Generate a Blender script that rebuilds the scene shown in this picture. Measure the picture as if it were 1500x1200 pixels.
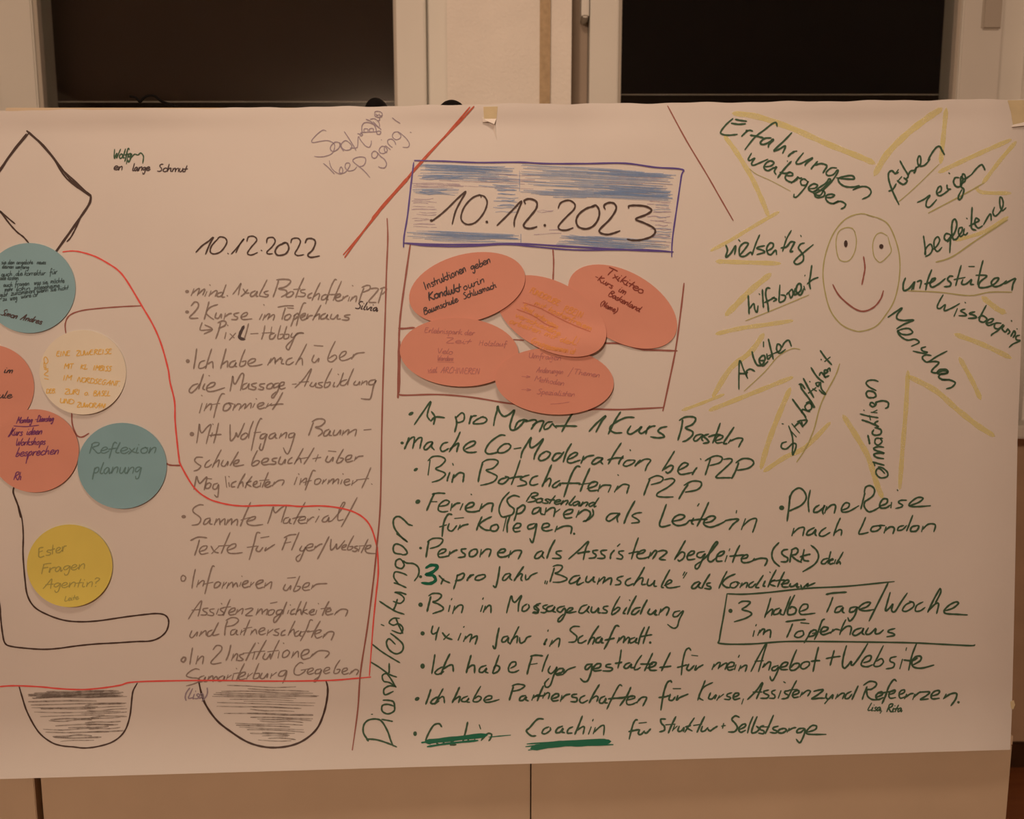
import bpy, bmesh, math, random
from mathutils import Vector
random.seed(7)
C = bpy.context.scene.collection
for o in list(bpy.data.objects): bpy.data.objects.remove(o)

# ------------------------------------------------------------------ camera
F = 1127.0; PITCH = math.radians(7.0); CAM = Vector((0, -1.28, 1.15))
cd = bpy.data.cameras.new('camera'); cam = bpy.data.objects.new('camera', cd); C.objects.link(cam)
cam.location = CAM; cam.rotation_euler = (math.radians(90) - PITCH, 0, 0)
cd.sensor_fit = 'HORIZONTAL'; cd.sensor_width = 36; cd.lens = 36 * F / 1500; cd.clip_start = .02
cd.dof.use_dof = True; cd.dof.focus_distance = 1.29; cd.dof.aperture_fstop = 2.7
bpy.context.scene.camera = cam
# ------------------------------------------------------------------ world, lamps, exposure
w = bpy.data.worlds.new('night'); bpy.context.scene.world = w; w.use_nodes = True
w.node_tree.nodes['Background'].inputs[0].default_value = (.002, .002, .002, 1)
w.node_tree.nodes['Background'].inputs[1].default_value = .5
def lamp(name, loc, target, size, power, col):
    l = bpy.data.lights.new(name, 'AREA'); l.shape = 'DISK'; l.size = size; l.energy = power; l.color = col
    o = bpy.data.objects.new(name, l); C.objects.link(o); o.location = loc
    o.rotation_euler = (Vector(target) - Vector(loc)).to_track_quat('-Z', 'Y').to_euler(); return o
WARM = (1, .695, .49)
lamp('ceiling_and_fill_light', (-1.0, -3.7, 2.42), (.15, 0, .9), .28, 50, WARM)
lamp('ceiling_and_fill_light', (-.05, -.95, 2.56), (0, -.5, 0), .30, 12, WARM)  # added fill lamp, brightens the curled bottom of the paper
vs = bpy.context.scene.view_settings
vs.view_transform = 'Standard'; vs.look = 'None'; vs.exposure = 0; vs.gamma = 1; vs.use_curve_mapping = False

# ------------------------------------------------------------------ helpers
def at(px, py, Y):
    dx = (px - 750) / F; dz = -(py - 600) / F
    c, s = math.cos(PITCH), math.sin(PITCH)
    d = Vector((dx, c + dz * s, -s + dz * c))
    return CAM + d * ((Y - CAM.y) / d.y)
def lin(v):
    v /= 255.0
    return v / 12.92 if v <= .04045 else ((v + .055) / 1.055) ** 2.4
def ink(r, g, b, ref=(180, 146, 121)):          # surface colour from how it looks next to white paper
    return tuple(min(.95, .8 * lin(x) / lin(y)) for x, y in zip((r, g, b), ref))
def mat(name, col, rough=.6, spec=.3, noise=0, nscale=30, bump=0, bscale=200, metal=0, alpha=1, anoise=0):
    m = bpy.data.materials.new(name); m.use_nodes = True; t = m.node_tree; p = t.nodes['Principled BSDF']
    p.inputs['Base Color'].default_value = (*col, 1); p.inputs['Roughness'].default_value = rough
    p.inputs['Specular IOR Level'].default_value = spec; p.inputs['Metallic'].default_value = metal
    tc = t.nodes.new('ShaderNodeTexCoord')
    if noise:
        n = t.nodes.new('ShaderNodeTexNoise'); n.inputs['Scale'].default_value = nscale; n.inputs['Detail'].default_value = 4
        t.links.new(tc.outputs['Object'], n.inputs['Vector'])
        r = t.nodes.new('ShaderNodeMapRange'); r.inputs['From Min'].default_value = .3; r.inputs['From Max'].default_value = .7
        r.inputs['To Min'].default_value = 1 - noise; r.inputs['To Max'].default_value = 1 + noise
        t.links.new(n.outputs['Fac'], r.inputs['Value'])
        mx = t.nodes.new('ShaderNodeVectorMath'); mx.operation = 'SCALE'; mx.inputs[0].default_value = col
        t.links.new(r.outputs['Result'], mx.inputs['Scale']); t.links.new(mx.outputs[0], p.inputs['Base Color'])
    if bump:
        n = t.nodes.new('ShaderNodeTexNoise'); n.inputs['Scale'].default_value = bscale; n.inputs['Detail'].default_value = 3
        t.links.new(tc.outputs['Object'], n.inputs['Vector'])
        b = t.nodes.new('ShaderNodeBump'); b.inputs['Strength'].default_value = bump; b.inputs['Distance'].default_value = .002
        t.links.new(n.outputs['Fac'], b.inputs['Height']); t.links.new(b.outputs[0], p.inputs['Normal'])
    if alpha < 1 or anoise:
        p.inputs['Alpha'].default_value = alpha
        if anoise:
            n = t.nodes.new('ShaderNodeTexNoise'); n.inputs['Scale'].default_value = 90; n.inputs['Detail'].default_value = 3
            t.links.new(tc.outputs['Object'], n.inputs['Vector'])
            r = t.nodes.new('ShaderNodeMapRange'); r.inputs['From Min'].default_value = .35; r.inputs['From Max'].default_value = .65
            r.inputs['To Min'].default_value = max(0, alpha - anoise); r.inputs['To Max'].default_value = min(1, alpha + anoise)
            t.links.new(n.outputs['Fac'], r.inputs['Value']); t.links.new(r.outputs['Result'], p.inputs['Alpha'])
    return m
def obj(name, verts, faces, m, parent=None, smooth=False):
    me = bpy.data.meshes.new(name); me.from_pydata([tuple(v) for v in verts], [], faces); me.update()
    if smooth:
        for p in me.polygons: p.use_smooth = True
    o = bpy.data.objects.new(name, me); C.objects.link(o); me.materials.append(m)
    if parent: o.parent = parent
    return o
def tag(o, label=None, cat=None, group=None, kind=None):
    if label: o['label'] = label
    if cat: o['category'] = cat
    if group: o['group'] = group
    if kind: o['kind'] = kind
    return o
def empty(name, label=None, cat=None, group=None, kind=None):
    o = bpy.data.objects.new(name, None); C.objects.link(o); o.empty_display_size = .05
    return tag(o, label, cat, group, kind)
def boxes(name, bl, m, parent=None, bevel=0):
    bm = bmesh.new()
    for (x0, x1, y0, y1, z0, z1) in bl:
        v = [bm.verts.new((x, y, z)) for x in (x0, x1) for y in (y0, y1) for z in (z0, z1)]
        for f in ((0, 1, 3, 2), (4, 6, 7, 5), (0, 4, 5, 1), (2, 3, 7, 6), (0, 2, 6, 4), (1, 5, 7, 3)):
            bm.faces.new([v[i] for i in f])
    if bevel: bmesh.ops.bevel(bm, geom=bm.edges[:], offset=bevel, segments=2, affect='EDGES')
    bmesh.ops.recalc_face_normals(bm, faces=bm.faces[:])
    me = bpy.data.meshes.new(name); bm.to_mesh(me); bm.free(); me.materials.append(m)
    o = bpy.data.objects.new(name, me); C.objects.link(o)
    if parent: o.parent = parent
    return o

# ------------------------------------------------------------------ materials of the room
PLASTER = mat('plaster', (.86, .83, .78), .9, .1, noise=.03, nscale=12, bump=1.0, bscale=130)
WHITE = mat('white_frame', (.76, .75, .70), .45, .35, noise=.02, nscale=5)
SHADEW = mat('shaded_rebate', (.50, .46, .40), .6, .2)  # rebate and bead tone: white frame with shadow put into the colour
SHADEG = mat('groove_shade_frame', (.36, .29, .23), .6, .2, noise=.04, nscale=8)  # brown-grey carries the shade of the groove beside the pillar
WALLM = mat('wall_paint', (.78, .72, .64), .9, .1, noise=.03, nscale=4)
CEIL = mat('ceiling_paint', (.45, .42, .37), .9, .1, noise=.02, nscale=3)
CABM = mat('cabinet_laminate', (.70, .59, .44), .5, .3, noise=.035, nscale=7, bump=.05, bscale=60)
CABIN = mat('cabinet_edge', (.12, .07, .04), .7, .2)
DARKW = mat('dark_wood', (.055, .024, .010), .5, .3, noise=.2, nscale=20)
STRAPM = mat('strap_fabric', (.50, .38, .24), .9, .1, noise=.1, nscale=90, bump=.4, bscale=500)
BLACK = mat('black_plastic', (.006, .005, .005), .8, .1)
REFLP = mat('reflection_panel', (.040, .026, .019), .8, .1, noise=.1, nscale=3)  # room reflection in the left pane, put into a brown
floorm = mat('floor_wood', (.26, .085, .03), .35, .4)
t = floorm.node_tree; tc = t.nodes.new('ShaderNodeTexCoord'); mp = t.nodes.new('ShaderNodeMapping'); mp.inputs['Scale'].default_value = (1, 14, 1)
nz = t.nodes.new('ShaderNodeTexNoise'); nz.inputs['Scale'].default_value = 4; nz.inputs['Detail'].default_value = 6
cr = t.nodes.new('ShaderNodeValToRGB'); cr.color_ramp.elements[0].color = (.17, .055, .02, 1); cr.color_ramp.elements[1].color = (.36, .13, .045, 1)
t.links.new(tc.outputs['Object'], mp.inputs[0]); t.links.new(mp.outputs[0], nz.inputs['Vector']); t.links.new(nz.outputs['Fac'], cr.inputs[0])
t.links.new(cr.outputs[0], t.nodes['Principled BSDF'].inputs['Base Color'])
glassm = bpy.data.materials.new('window_glass'); glassm.use_nodes = True
p = glassm.node_tree.nodes['Principled BSDF']; p.inputs['Base Color'].default_value = (.9, .92, .9, 1); p.inputs['Roughness'].default_value = 0
p.inputs['Transmission Weight'].default_value = 1; p.inputs['IOR'].default_value = 1.45

# ------------------------------------------------------------------ room shell
YW = .575; YO = .672; YS = .640; YG = .666; XL, XR, YB, ZT = -3.0, 3.0, -4.4, 2.62
def S(o): o['kind'] = 'structure'; return o
X = lambda px, Y, py=80: at(px, py, Y).x
zsill = at(1490, 624, .47).z; zsb = at(1490, 643, .47).z
w1l, w1r = X(-60, YW), X(655, YW); w2l, w2r = X(837, YW), X(1540, YW); ztop = 2.32
S(boxes('floor', [(XL, XR, YB, YW + .2, -.06, 0)], floorm))
S(boxes('ceiling', [(XL, XR, YB, YW + .2, ZT, ZT + .06)], CEIL))
S(boxes('wall_left', [(XL - .08, XL, YB, YW + .2, 0, ZT)], WALLM))
S(boxes('wall_right', [(XR, XR + .08, YB, YW + .2, 0, ZT)], WALLM))
S(boxes('wall_front', [(XL, XR, YB - .08, YB, 0, ZT)], WALLM))
S(boxes('wall_back', [(XL, XR, YW, YW + .2, 0, zsb), (XL, w1l, YW, YW + .2, zsb, ZT), (w1r, w2l, YW, YW + .2, zsb, ZT),
                      (w2r, XR, YW, YW + .2, zsb, ZT), (w1l, w1r, YW, YW + .2, ztop, ZT), (w2l, w2r, YW, YW + .2, ztop, ZT)], PLASTER))
S(boxes('unseen_dark_panel_1', [(.35, 2.9, YB, YB + .045, 0, 2.1)], DARKW, bevel=.004))  # unseen slab, added so the right glass reflects something dark
bbt = at(1490, 1089, YW - .015).z
S(boxes('baseboard_back', [(XL, XR, YW - .015, YW, 0.001, bbt)], DARKW, bevel=.003))
S(boxes('trim_1', [(w1l - .08, w2r + .25, .47, YW - .001, zsb, zsill)], WHITE, bevel=.004))['label'] = 'white window sill board'

PANEL = mat('brown_wall_panel', (.52, .37, .25), .7, .2, noise=.08, nscale=9)
S(boxes('trim_2', [(XL, XR, YW - .006, YW - .0005, bbt, zsb - .001)], PANEL))['label'] = 'brown wall lining below the sill'
def window(name, x0, x1, gx0, gx1, sx0, sx1, hinge_px, band_py, refl):
    """outer frame x0..x1, sash sx0..sx1, glass gx0..gx1"""
    W = empty(name, kind='structure'); zb = zsill - .004
    g = .0015
    boxes('window_frame', ([] if not refl else [(x0, sx0 - g, YO, YO + .05, zb, ztop)]) + [(sx1 + g, x1, YO, YO + .05, zb, ztop),
                           (x0, x1, YO, YO + .06, zb, zb + .03), (x0, x1, YO, YO + .06, ztop - .04, ztop)], WHITE, W, .002)
    boxes('sash', [(sx0, gx0, YS, YO + .05, zb + .034, ztop - .045), (gx1, sx1, YS, YO + .05, zb + .034, ztop - .045),
                   (gx0 - .002, gx1 + .002, YS, YO + .05, zb + .034, zb + .10), (gx0 - .002, gx1 + .002, YS, YO + .05, ztop - .11, ztop - .045)], WHITE, W, .003)
    if not refl: boxes('window_frame', [(x0, sx0 - g, YO + .01, YO + .05, zb, ztop)], SHADEG, W, .002)['label'] = 'frame strip coloured as the shaded groove'
    b = .008
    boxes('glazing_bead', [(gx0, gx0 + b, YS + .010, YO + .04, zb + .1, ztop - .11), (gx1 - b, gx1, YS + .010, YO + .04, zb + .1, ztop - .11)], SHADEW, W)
    boxes('glass_pane', [(gx0 + .001, gx1 - .001, YG, YG + .005, zb + .09, ztop - .1)], glassm, W)
    zr = at(700, band_py, .72).z
    boxes('reflection_band', [(gx0 - .05, gx1 + .05, .722, .76, zb, zr)], BLACK, W)  # added dark bar in place of the cabinet reflected low in the glass
    boxes('reflection_edge', [(gx0 - .05, gx1 + .05, .720, .765, zr, zr + .0022)], SHADEW, W)  # pale line of that reflection, built as a strip
    if refl: boxes('reflection_panel', [(gx0 - .1, gx1 + .1, .80, .82, zb, ztop + .1)], REFLP, W)  # added panel behind the glass, stands in for the room's brown reflection
    for hx in hinge_px:
        zz = at(hx[0], hx[2], YS).z
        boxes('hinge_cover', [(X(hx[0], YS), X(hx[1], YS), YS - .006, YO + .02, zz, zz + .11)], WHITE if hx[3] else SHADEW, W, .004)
    return W
window('window_1', w1l, w1r, X(50.5, YS), X(581, YS), X(-4, YS), X(625.5, YO), [], 150, True)
window('window_2', w2l, w2r, X(906, YS), X(1407, YS), X(864, YS), X(1466, YS), [(851, 862, 26, True), (1434, 1462, 44, False)], 139.5, False)
# roller-shutter strap on the pillar
sx0, sx1 = X(790.5, YW - .012), X(806, YW - .012)
st = empty('roller_shutter_strap', 'tan fabric roller shutter strap running down the plaster pillar between the windows', 'strap')
boxes('webbing', [(sx0, sx1, YW - .012, YW - .010, 1.0, ztop + .1)], STRAPM, st)
boxes('strap_winder', [(sx0 - .006, sx1 + .006, YW - .018, YW - .0005, .88, 1.0)], WHITE, st, .003)

# ------------------------------------------------------------------ cabinets
YC = .014; YBK = .41; ctop = at(750, 157.5, YC).z
zlow = at(1000, 1078, YC).z
def cabinet(label, x0, x1, splits, u0, u1):
    K = empty('cabinet', label, 'cabinet')
    boxes('carcass', [(x0 + .017, x1 - .017, YC + .021, YBK, 0.06, zlow - .019), (x0 + .02, x1 - .02, YC + .05, YBK, 0, .059)], CABIN, K)
    boxes('side_panel', [(x0, x0 + .0165, YC + .0205, YBK, .0, zlow - .0185)], CABM, K)
    boxes('side_panel', [(x1 - .0165, x1, YC + .0205, YBK, .0, zlow - .0185)], CABM, K)
    boxes('top_panel', [(x0, x1, YC, YBK, zlow - .018, zlow)], CABM, K, .001)
    boxes('upper_unit', [(u0, u1, YC, YBK - .04, zlow + .0003, ctop)], CABM, K, .0015)
    e = [x0] + splits + [x1]
    for i in range(len(e) - 1):
        g0 = .0012 if i else .0005; g1 = .0012 if i < len(e) - 2 else .0005
        boxes('door', [(e[i] + g0, e[i + 1] - g1, YC, YC + .019, .07, zlow - .0185)], CABM, K, .0012)
    return K
c0, c1, c2 = at(61, 1170, YC).x, at(777.5, 1170, YC).x, at(1478.5, 1150, YC).x
cabinet('wide tan two-door cabinet behind the right two thirds of the poster', c0, c2, [c1], c0 + .03, at(1494, 160, YC).x)
cabinet('tan cabinet at the far left, left of the dark vertical gap', c0 - .011 - (c2 - c0), c0 - .011, [c0 - .011 - (c1 - c0)], c0 - .011 - (c2 - c0) + .03, c0 - .02)

# small black things lying on the cabinet top
def tube(name, pts, r, m, parent=None, n=8):
    vs_, fs = [], []
    for i, p in enumerate(pts):
        a = pts[max(0, i - 1)]; b = pts[min(len(pts) - 1, i + 1)]; d = (b - a).normalized()
        u = d.cross(Vector((0, 1, 0.02))).normalized(); v = d.cross(u)
        for k in range(n):
            t_ = 2 * math.pi * k / n; vs_.append(p + (u * math.cos(t_) + v * math.sin(t_)) * r)
    for i in range(len(pts) - 1):
        for k in range(n):
            fs.append((i * n + k, i * n + (k + 1) % n, (i + 1) * n + (k + 1) % n, (i + 1) * n + k))
    fs.append(tuple(range(n))); fs.append(tuple((len(pts) - 1) * n + k for k in range(n)))
    return obj(name, vs_, fs, m, parent, True)
def smooth(pts, sub=5):
    P = [pts[0]] + list(pts) + [pts[-1]]; out = []
    for i in range(1, len(P) - 2):
        p0, p1, p2, p3 = P[i - 1], P[i], P[i + 1], P[i + 2]
        for k in range(sub):
            t_ = k / sub; t2 = t_ * t_; t3 = t2 * t_
            out.append(tuple(.5 * ((2 * p1[j]) + (-p0[j] + p2[j]) * t_ + (2 * p0[j] - 5 * p1[j] + 4 * p2[j] - p3[j]) * t2 + (-p0[j] + 3 * p1[j] - 3 * p2[j] + p3[j]) * t3) for j in range(len(p1))))
    out.append(tuple(pts[-1])); return out
yo = .10
cl = [at(x, y, yo) for x, y in smooth([(190, 141), (199, 143), (205, 149), (210, 144), (218, 140), (227, 141), (233, 146), (240, 150), (250, 153), (262, 160)])]
tag(tube('cable', cl, .0022, BLACK), 'thin black looped cable on the cabinet top in front of the left window', 'cable')
def dome(name, pxa, pxb, pyt, label, cat):
    a = at(pxa, 156, .06); b = at(pxb, 156, .06); tz = at((pxa + pxb) / 2, pyt, .09).z
    cx = (a.x + b.x) / 2; rx = (b.x - a.x) / 2 * 1.15; vs_, fs = [], []; n, m_ = 24, 7
    for j in range(m_ + 1):
        f = j / m_ * math.pi / 2
        for k in range(n):
            t_ = 2 * math.pi * k / n
            vs_.append((cx + rx * math.cos(f) * math.cos(t_), .09 + .055 * math.cos(f) * math.sin(t_), ctop + .0003 + (tz - ctop) * math.sin(f)))
    for j in range(m_):
        for k in range(n): fs.append((j * n + k, j * n + (k + 1) % n, (j + 1) * n + (k + 1) % n, (j + 1) * n + k))
    fs.append(tuple(range(n))[::-1])
    return tag(obj(name, vs_, fs, BLACK, None, True), label, cat)
dome('computer_mouse', 640, 682, 149.5, 'rounded black object peeking over the poster edge beside the left window frame', 'mouse')
dome('cable_plug', 532, 566, 146, 'low dark lump on the cabinet top at the right end of the left window', 'plug')

# ------------------------------------------------------------------ the paper
def sstep(a, b, x):
    t_ = min(1, max(0, (x - a) / (b - a))); return t_ * t_ * (3 - 2 * t_)
def lerp(a, b, t_): return a + (b - a) * t_
def ytop(x):
    y = 162 - 17 * (x / 1495.0)
    y -= 1.5 * math.exp(-((x - 740) / 90) ** 2)
    return y
def ybot(x): return lerp(1141.5, 1098.5, x / 1480.0)
RE = [(140, 1506), (300, 1504), (400, 1500), (500, 1496), (560, 1494), (652, 1490.5), (820, 1487.4), (960, 1484.5), (1060, 1482), (1105, 1480)]
def xright(y):
    for (a, xa), (b, xb) in zip(RE, RE[1:]):
        if y <= b: return lerp(xa, xb, max(0, (y - a)) / (b - a))
    return RE[-1][1]
DENTS = ((400, 287, 16, 9, .0011), (520, 240, 60, 40, .0010), (250, 250, 90, 50, -.0008), (930, 205, 70, 25, .0010), (1380, 190, 60, 30, .0009), (1290, 640, 110, 80, .0008), (300, 170, 120, 12, .0008), (1000, 1090, 160, 20, .0008))
def pd(x, y):                                   # how far the paper stands out toward the room, metres
    xr = xright(y); yb = ybot(x); yt = ytop(x)
    d = .0012 * math.sin(x / 118 + y / 260 + 1.1) * math.cos(y / 170 - x / 700) + .0010 * math.sin(x / 67 - y / 140) * sstep(900, 200, y)
    d += .0006 * math.sin(x / 33 + 2) * math.sin(y / 41) * sstep(420, 160, y)
    s = max(0, (y - (yb - 95)) / 95); d += .035 * (s ** 1.9) * lerp(1.0, .62, sstep(100, 1450, x))
    d += .006 * sstep(34, 0, y - yt) * (.6 + .4 * math.sin(x / 90))
    s = max(0, (x - (xr - 65)) / 65); d -= .008 * s * s
    d += .0022 * math.exp(-((x - 822) / 26) ** 2) * sstep(330, 160, y)
    for (cx, cy, sx, sy, a) in DENTS: d += a * math.exp(-((x - cx) / sx) ** 2 - ((y - cy) / sy) ** 2)
    return d + .0065
PAPER = mat('white_paper', (.80, .80, .79), .75, .15, noise=.02, nscale=5)
def at_d(x, y, d): return at(x, y, -d)
poster = empty('poster', 'large white hand-lettered planning poster taped across the cabinet fronts', 'poster')
def sheet(xa, xb, off, label):
    nx = int(abs(xb - xa) / 9) + 1; ny = 108; vs_, fs = [], []
    for j in range(ny + 1):
        for i in range(nx + 1):
            v = j / ny; yy = lerp(150, 1110, v)
            x1 = xright(yy) if xb > 1400 else xb
            x = lerp(xa, x1, i / nx)
            yt = ytop(x); yb = ybot(x); y = lerp(yt, yb, v)
            y += (.7 * math.sin(x / 21) + .5 * math.sin(x / 9.3)) * (1 if j == 0 else 0)
            vs_.append(at_d(x, y, pd(x, y) + off))
    for j in range(ny):
        for i in range(nx):
            a = j * (nx + 1) + i; fs.append((a, a + nx + 1, a + nx + 2, a + 1))
    o = obj('paper_sheet', vs_, fs, PAPER, poster, True); o['label'] = label
    return o
sheet(-330, 761, .00012, 'left paper sheet')
sheet(757, 1500, 0, 'right paper sheet')

# ------------------------------------------------------------------ pen strokes: flat ribbons lying on a surface
class Ink:
    def __init__(s, surf, lift): s.v = []; s.f = []; s.surf = surf; s.lift = lift
    def P(s, x, y): return at_d(x, y, s.surf(x, y) + s.lift)
    def line(s, pts, w=2.6, sub=5, taper=.35, sm=True):
        pts = [tuple(p) for p in pts]
        if len(pts) < 2: return
        q = smooth(pts, sub) if (sm and len(pts) > 2) else pts
        if len(pts) == 2 or not sm:                       # cut long straight runs so they follow the paper
            r = [q[0]]
            for a, b in zip(q, q[1:]):
                n = max(1, int(math.hypot(b[0] - a[0], b[1] - a[1]) / 14))
                for k in range(1, n + 1): r.append((lerp(a[0], b[0], k / n), lerp(a[1], b[1], k / n)))
            q = r
        n = len(q); base = len(s.v); jl = random.uniform(.9, 1.1)
        for i, (x, y) in enumerate(q):
            a = q[max(0, i - 1)]; b = q[min(n - 1, i + 1)]
            dx, dy = b[0] - a[0], b[1] - a[1]; L = math.hypot(dx, dy) or 1; nx, ny = -dy / L, dx / L
            e = min(i, n - 1 - i) / max(1, n - 1) * 2
            ww = w / 2 * jl * (1 - taper * max(0, 1 - e * 6)) * (1 + .10 * math.sin(i * 1.7 + base))
            s.v.append(s.P(x + nx * ww, y + ny * ww)); s.v.append(s.P(x - nx * ww, y - ny * ww))
        for i in range(n - 1):
            k = base + 2 * i; s.f.append((k, k + 1, k + 3, k + 2))
        for idx, sgn in ((0, -1), (n - 1, 1)):            # pointed cap
            x, y = q[idx]; o_ = q[idx - 1] if idx else q[1]
            dx, dy = x - o_[0], y - o_[1]; L = math.hypot(dx, dy) or 1
            s.v.append(s.P(x + dx / L * w * .4, y + dy / L * w * .4)); k = base + 2 * idx
            s.f.append((k, k + 1, len(s.v) - 1))
    def dot(s, x, y, rx=3, ry=None, ang=0):
        ry = ry or rx; b = len(s.v); n = 10
        for k in range(n):
            t_ = 2 * math.pi * k / n; u, v_ = rx * math.cos(t_), ry * math.sin(t_)
            s.v.append(s.P(x + u * math.cos(ang) - v_ * math.sin(ang), y + u * math.sin(ang) + v_ * math.cos(ang)))
        s.f.append(tuple(range(b, b + n)))
    def build(s, name, m, parent, label=None):
        if not s.f: return
        o = obj(name, s.v, s.f, m, parent)
        if label: o['label'] = label
        return o
G = {
'a': (10, "8 8 5 10 1 7 0 3 2 0 5 2 8 8 8 2 9 0 11 3"), 'b': (8, "4 22 2 10 0 1 4 0 7 3 7 7 5 8 2 5"), 'c': (8, "8 8 5 10 1 7 0 3 2 0 5 0 8 2"),
'd': (10, "8 8 5 10 1 7 0 3 2 0 5 2 8 8;10 21 8 9 8 2 9 0 11 2"), 'e': (9, "0.5 4 4.5 5 8 7.6 6.4 10.4 3 9.6 0.4 5.5 0.8 1.6 3.6 0 6.5 0.6 10.5 4"),
'f': (7, "8 19 6 22 4 19 3 10 2 0 1 -8;-1 7 3 8 8 9"), 'g': (9, "8 8 5 10 1 8 0 4 2 2 5 4 8 9 7 0 5 -8 2 -9 1 -5"),
'h': (10, "3 21 1 8 0 0 1 4 4 9 7 9 7 5 7 1 9 1"), 'i': (4, "1 10 0 2 1 0 3 1;2.4 15 2 16.5"), 'j': (5, "3 10 2 -6 -1 -8;3 15 3 16"),
'k': (9, "4 21 1 8 0 0;9 10 4 8 1 5 5 3 8 0 10 1"), 'l': (4, "3.5 21 1 8 0 2 2 0 4 1"),
'm': (14, "1 10 1 5 0 0 1 5 4 10 6 9 6 0 7 6 10 10 12 9 12 0"), 'n': (10, "1 10 0.6 5 0 0 1.5 5 4 9 7 10 8 7 7 0"),
'o': (9, "5 10 1 8 0 4 2 0 6 1 8 5 6 9 4 10 8 9"), 'p': (9, "2 10 1 0 0 -9;1 6 4 10 7 10 8 6 6 2 2 1"), 'q': (9, "8 8 5 10 1 7 1 2 5 2 8 9 7 -9"),
'r': (7, "1 10 0 0 1 5 4 9 8 9.5"), 's': (7, "7 9 4 10 1.5 8 3 6 6 4 6 1 3 0 -1 1"), 't': (6, "5 19 2.5 8 1 0;-2 8 3 9 7 9.5"),
'u': (10, "1 10 0 3 2 0 5 2 8 10 7.5 3 9 0 11 2"), 'v': (8, "0 10 2 0 8 10"), 'w': (13, "0 10 1 1 3 0 6 9 7 1 9 1 13 11"),
'x': (8, "0 9 4 4 9 1;7 9 3 3 0 -1"), 'y': (9, "1 10 1 4 4 3 8 10 6 0 4 -8 1 -10 0 -6 3 -1"), 'z': (9, "0 9 4 10 8 9 4 4 0 0 4 0 9 1"),
'ü': (10, "1 10 0 3 2 0 5 2 8 10 7.5 3 9 0 11 2;2 15 8 16"), 'ö': (9, "5 10 1 8 0 4 2 0 6 1 8 5 6 9 4 10 8 9;1 15 7 15.5"),
'ä': (10, "8 8 5 10 1 7 0 3 2 0 5 2 8 8 8 2 9 0 11 3;2 15 8 16"),
'A': (13, "-1 -1 5 10 10 21 9.5 10 9 -1;2 7 7 8 13 8"), 'B': (12, "3 20 1 10 0 0;2 19 6 22 10.5 20 10 16 4 11 9 9 11 5 8 1 2 -1"),
'C': (11, "11 20 8 22 3 15 0 6 1 1 5 0 10 3"), 'D': (12, "2 20 1 8 0 0;0 19 6 21 12 14 12 6 8 1 0 0"),
'E': (11, "10 20 3 20 1 10 0 3 3 0 9 1;2 11 8 12"), 'F': (9, "3 20 1 8 0 -1;2 20 7 21 13 21;1 10 5 11 9 11"),
'G': (12, "11 18 8 21 3 16 0 6 2 0 6 0 9 8;5 8 11 9"), 'H': (13, "2 20 0 0;11 21 9 0;1 10 11 11"), 'I': (5, "2 20 1 8 0 -1"),
'J': (8, "7 20 6 8 4 -3 1 -5 0 -2"), 'K': (12, "4 21 1 8 0 0;13 19 7 14 2 9 6 4 11 0 13 1"), 'L': (9, "4 21 1 8 0 2 3 0 9 2"),
'M': (15, "0 -1 2 10 4 21 6 12 8 8 11 13 15 20 13.5 9 13 0"), 'P': (11, "3 20 1 8 0 -3;1 17 5 21 10 20 10 14 6 11 2 10"),
'R': (12, "2 18 1 8 0 0;1 17 5 21 10 20 9 14 3 10 6 5 10 0 13 1"), 'S': (10, "11 20 8 21 4 18 4 14 8 9 8 3 4 0 -1 1"),
'T': (10, "5 18 3 8 2 0;-2 20 5 21 12 22"), 'W': (15, "0 21 1 6 3 0 6 7 8 12 8 4 10 1 13 10 17 21"), 'N': (12, "0 0 3 20 9 0 12 20"), 'Z': (11, "0 20 10 20 0 0 11 0"),
'O': (11, "6 20 1 16 0 7 3 0 8 2 11 10 9 18 5 20"), 'U': (11, "0 20 0 5 3 0 8 3 10 20 10 0"), 'V': (10, "0 20 4 0 10 20"),
'1': (8, "0 5 4 13 8 21 7 10 5 0"), '2': (10, "0 17 3 20.5 8 19.5 6.5 13 2 5 0 1 3 0 10 0.5"), '3': (10, "1 19 5 21 9 19 4 12 8 8 8 3 4 0 -1 -2"),
'4': (9, "2 20 0 9 5 9 10 10;8 17 6 6 5 -2"), '-': (8, "0 7 6 8"), '+': (9, "0 8 9 9;5 14 4 2"), '.': (4, "0.5 0 1.4 1"), ',': (5, "2 1 0 -6"),
'/': (6, "11 23 0 -6"), '(': (7, "6 22 1 12 1 3 5 -4"), ')': (7, "1 22 5 12 4 3 -2 -6"), '!': (4, "2 20 1 6;0.5 0 1 1"), '?': (8, "0 16 3 20 7 17 5 12 2 9 2 6;1 0 2 1"),
'"': (5, "1 21 0 15;4 22 3 16"), '_': (5, "1 2 0 -3;4 2 3 -3"), '>': (9, "0 5 9 6;5 9 9 6 5 2"), ' ': (7, ""),
}
GP = {}
for k, (adv, s_) in G.items():
    GP[k] = (adv, [[(float(a), float(b)) for a, b in zip(q.split()[0::2], q.split()[1::2])] for q in s_.split(';') if q.strip()])
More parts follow.
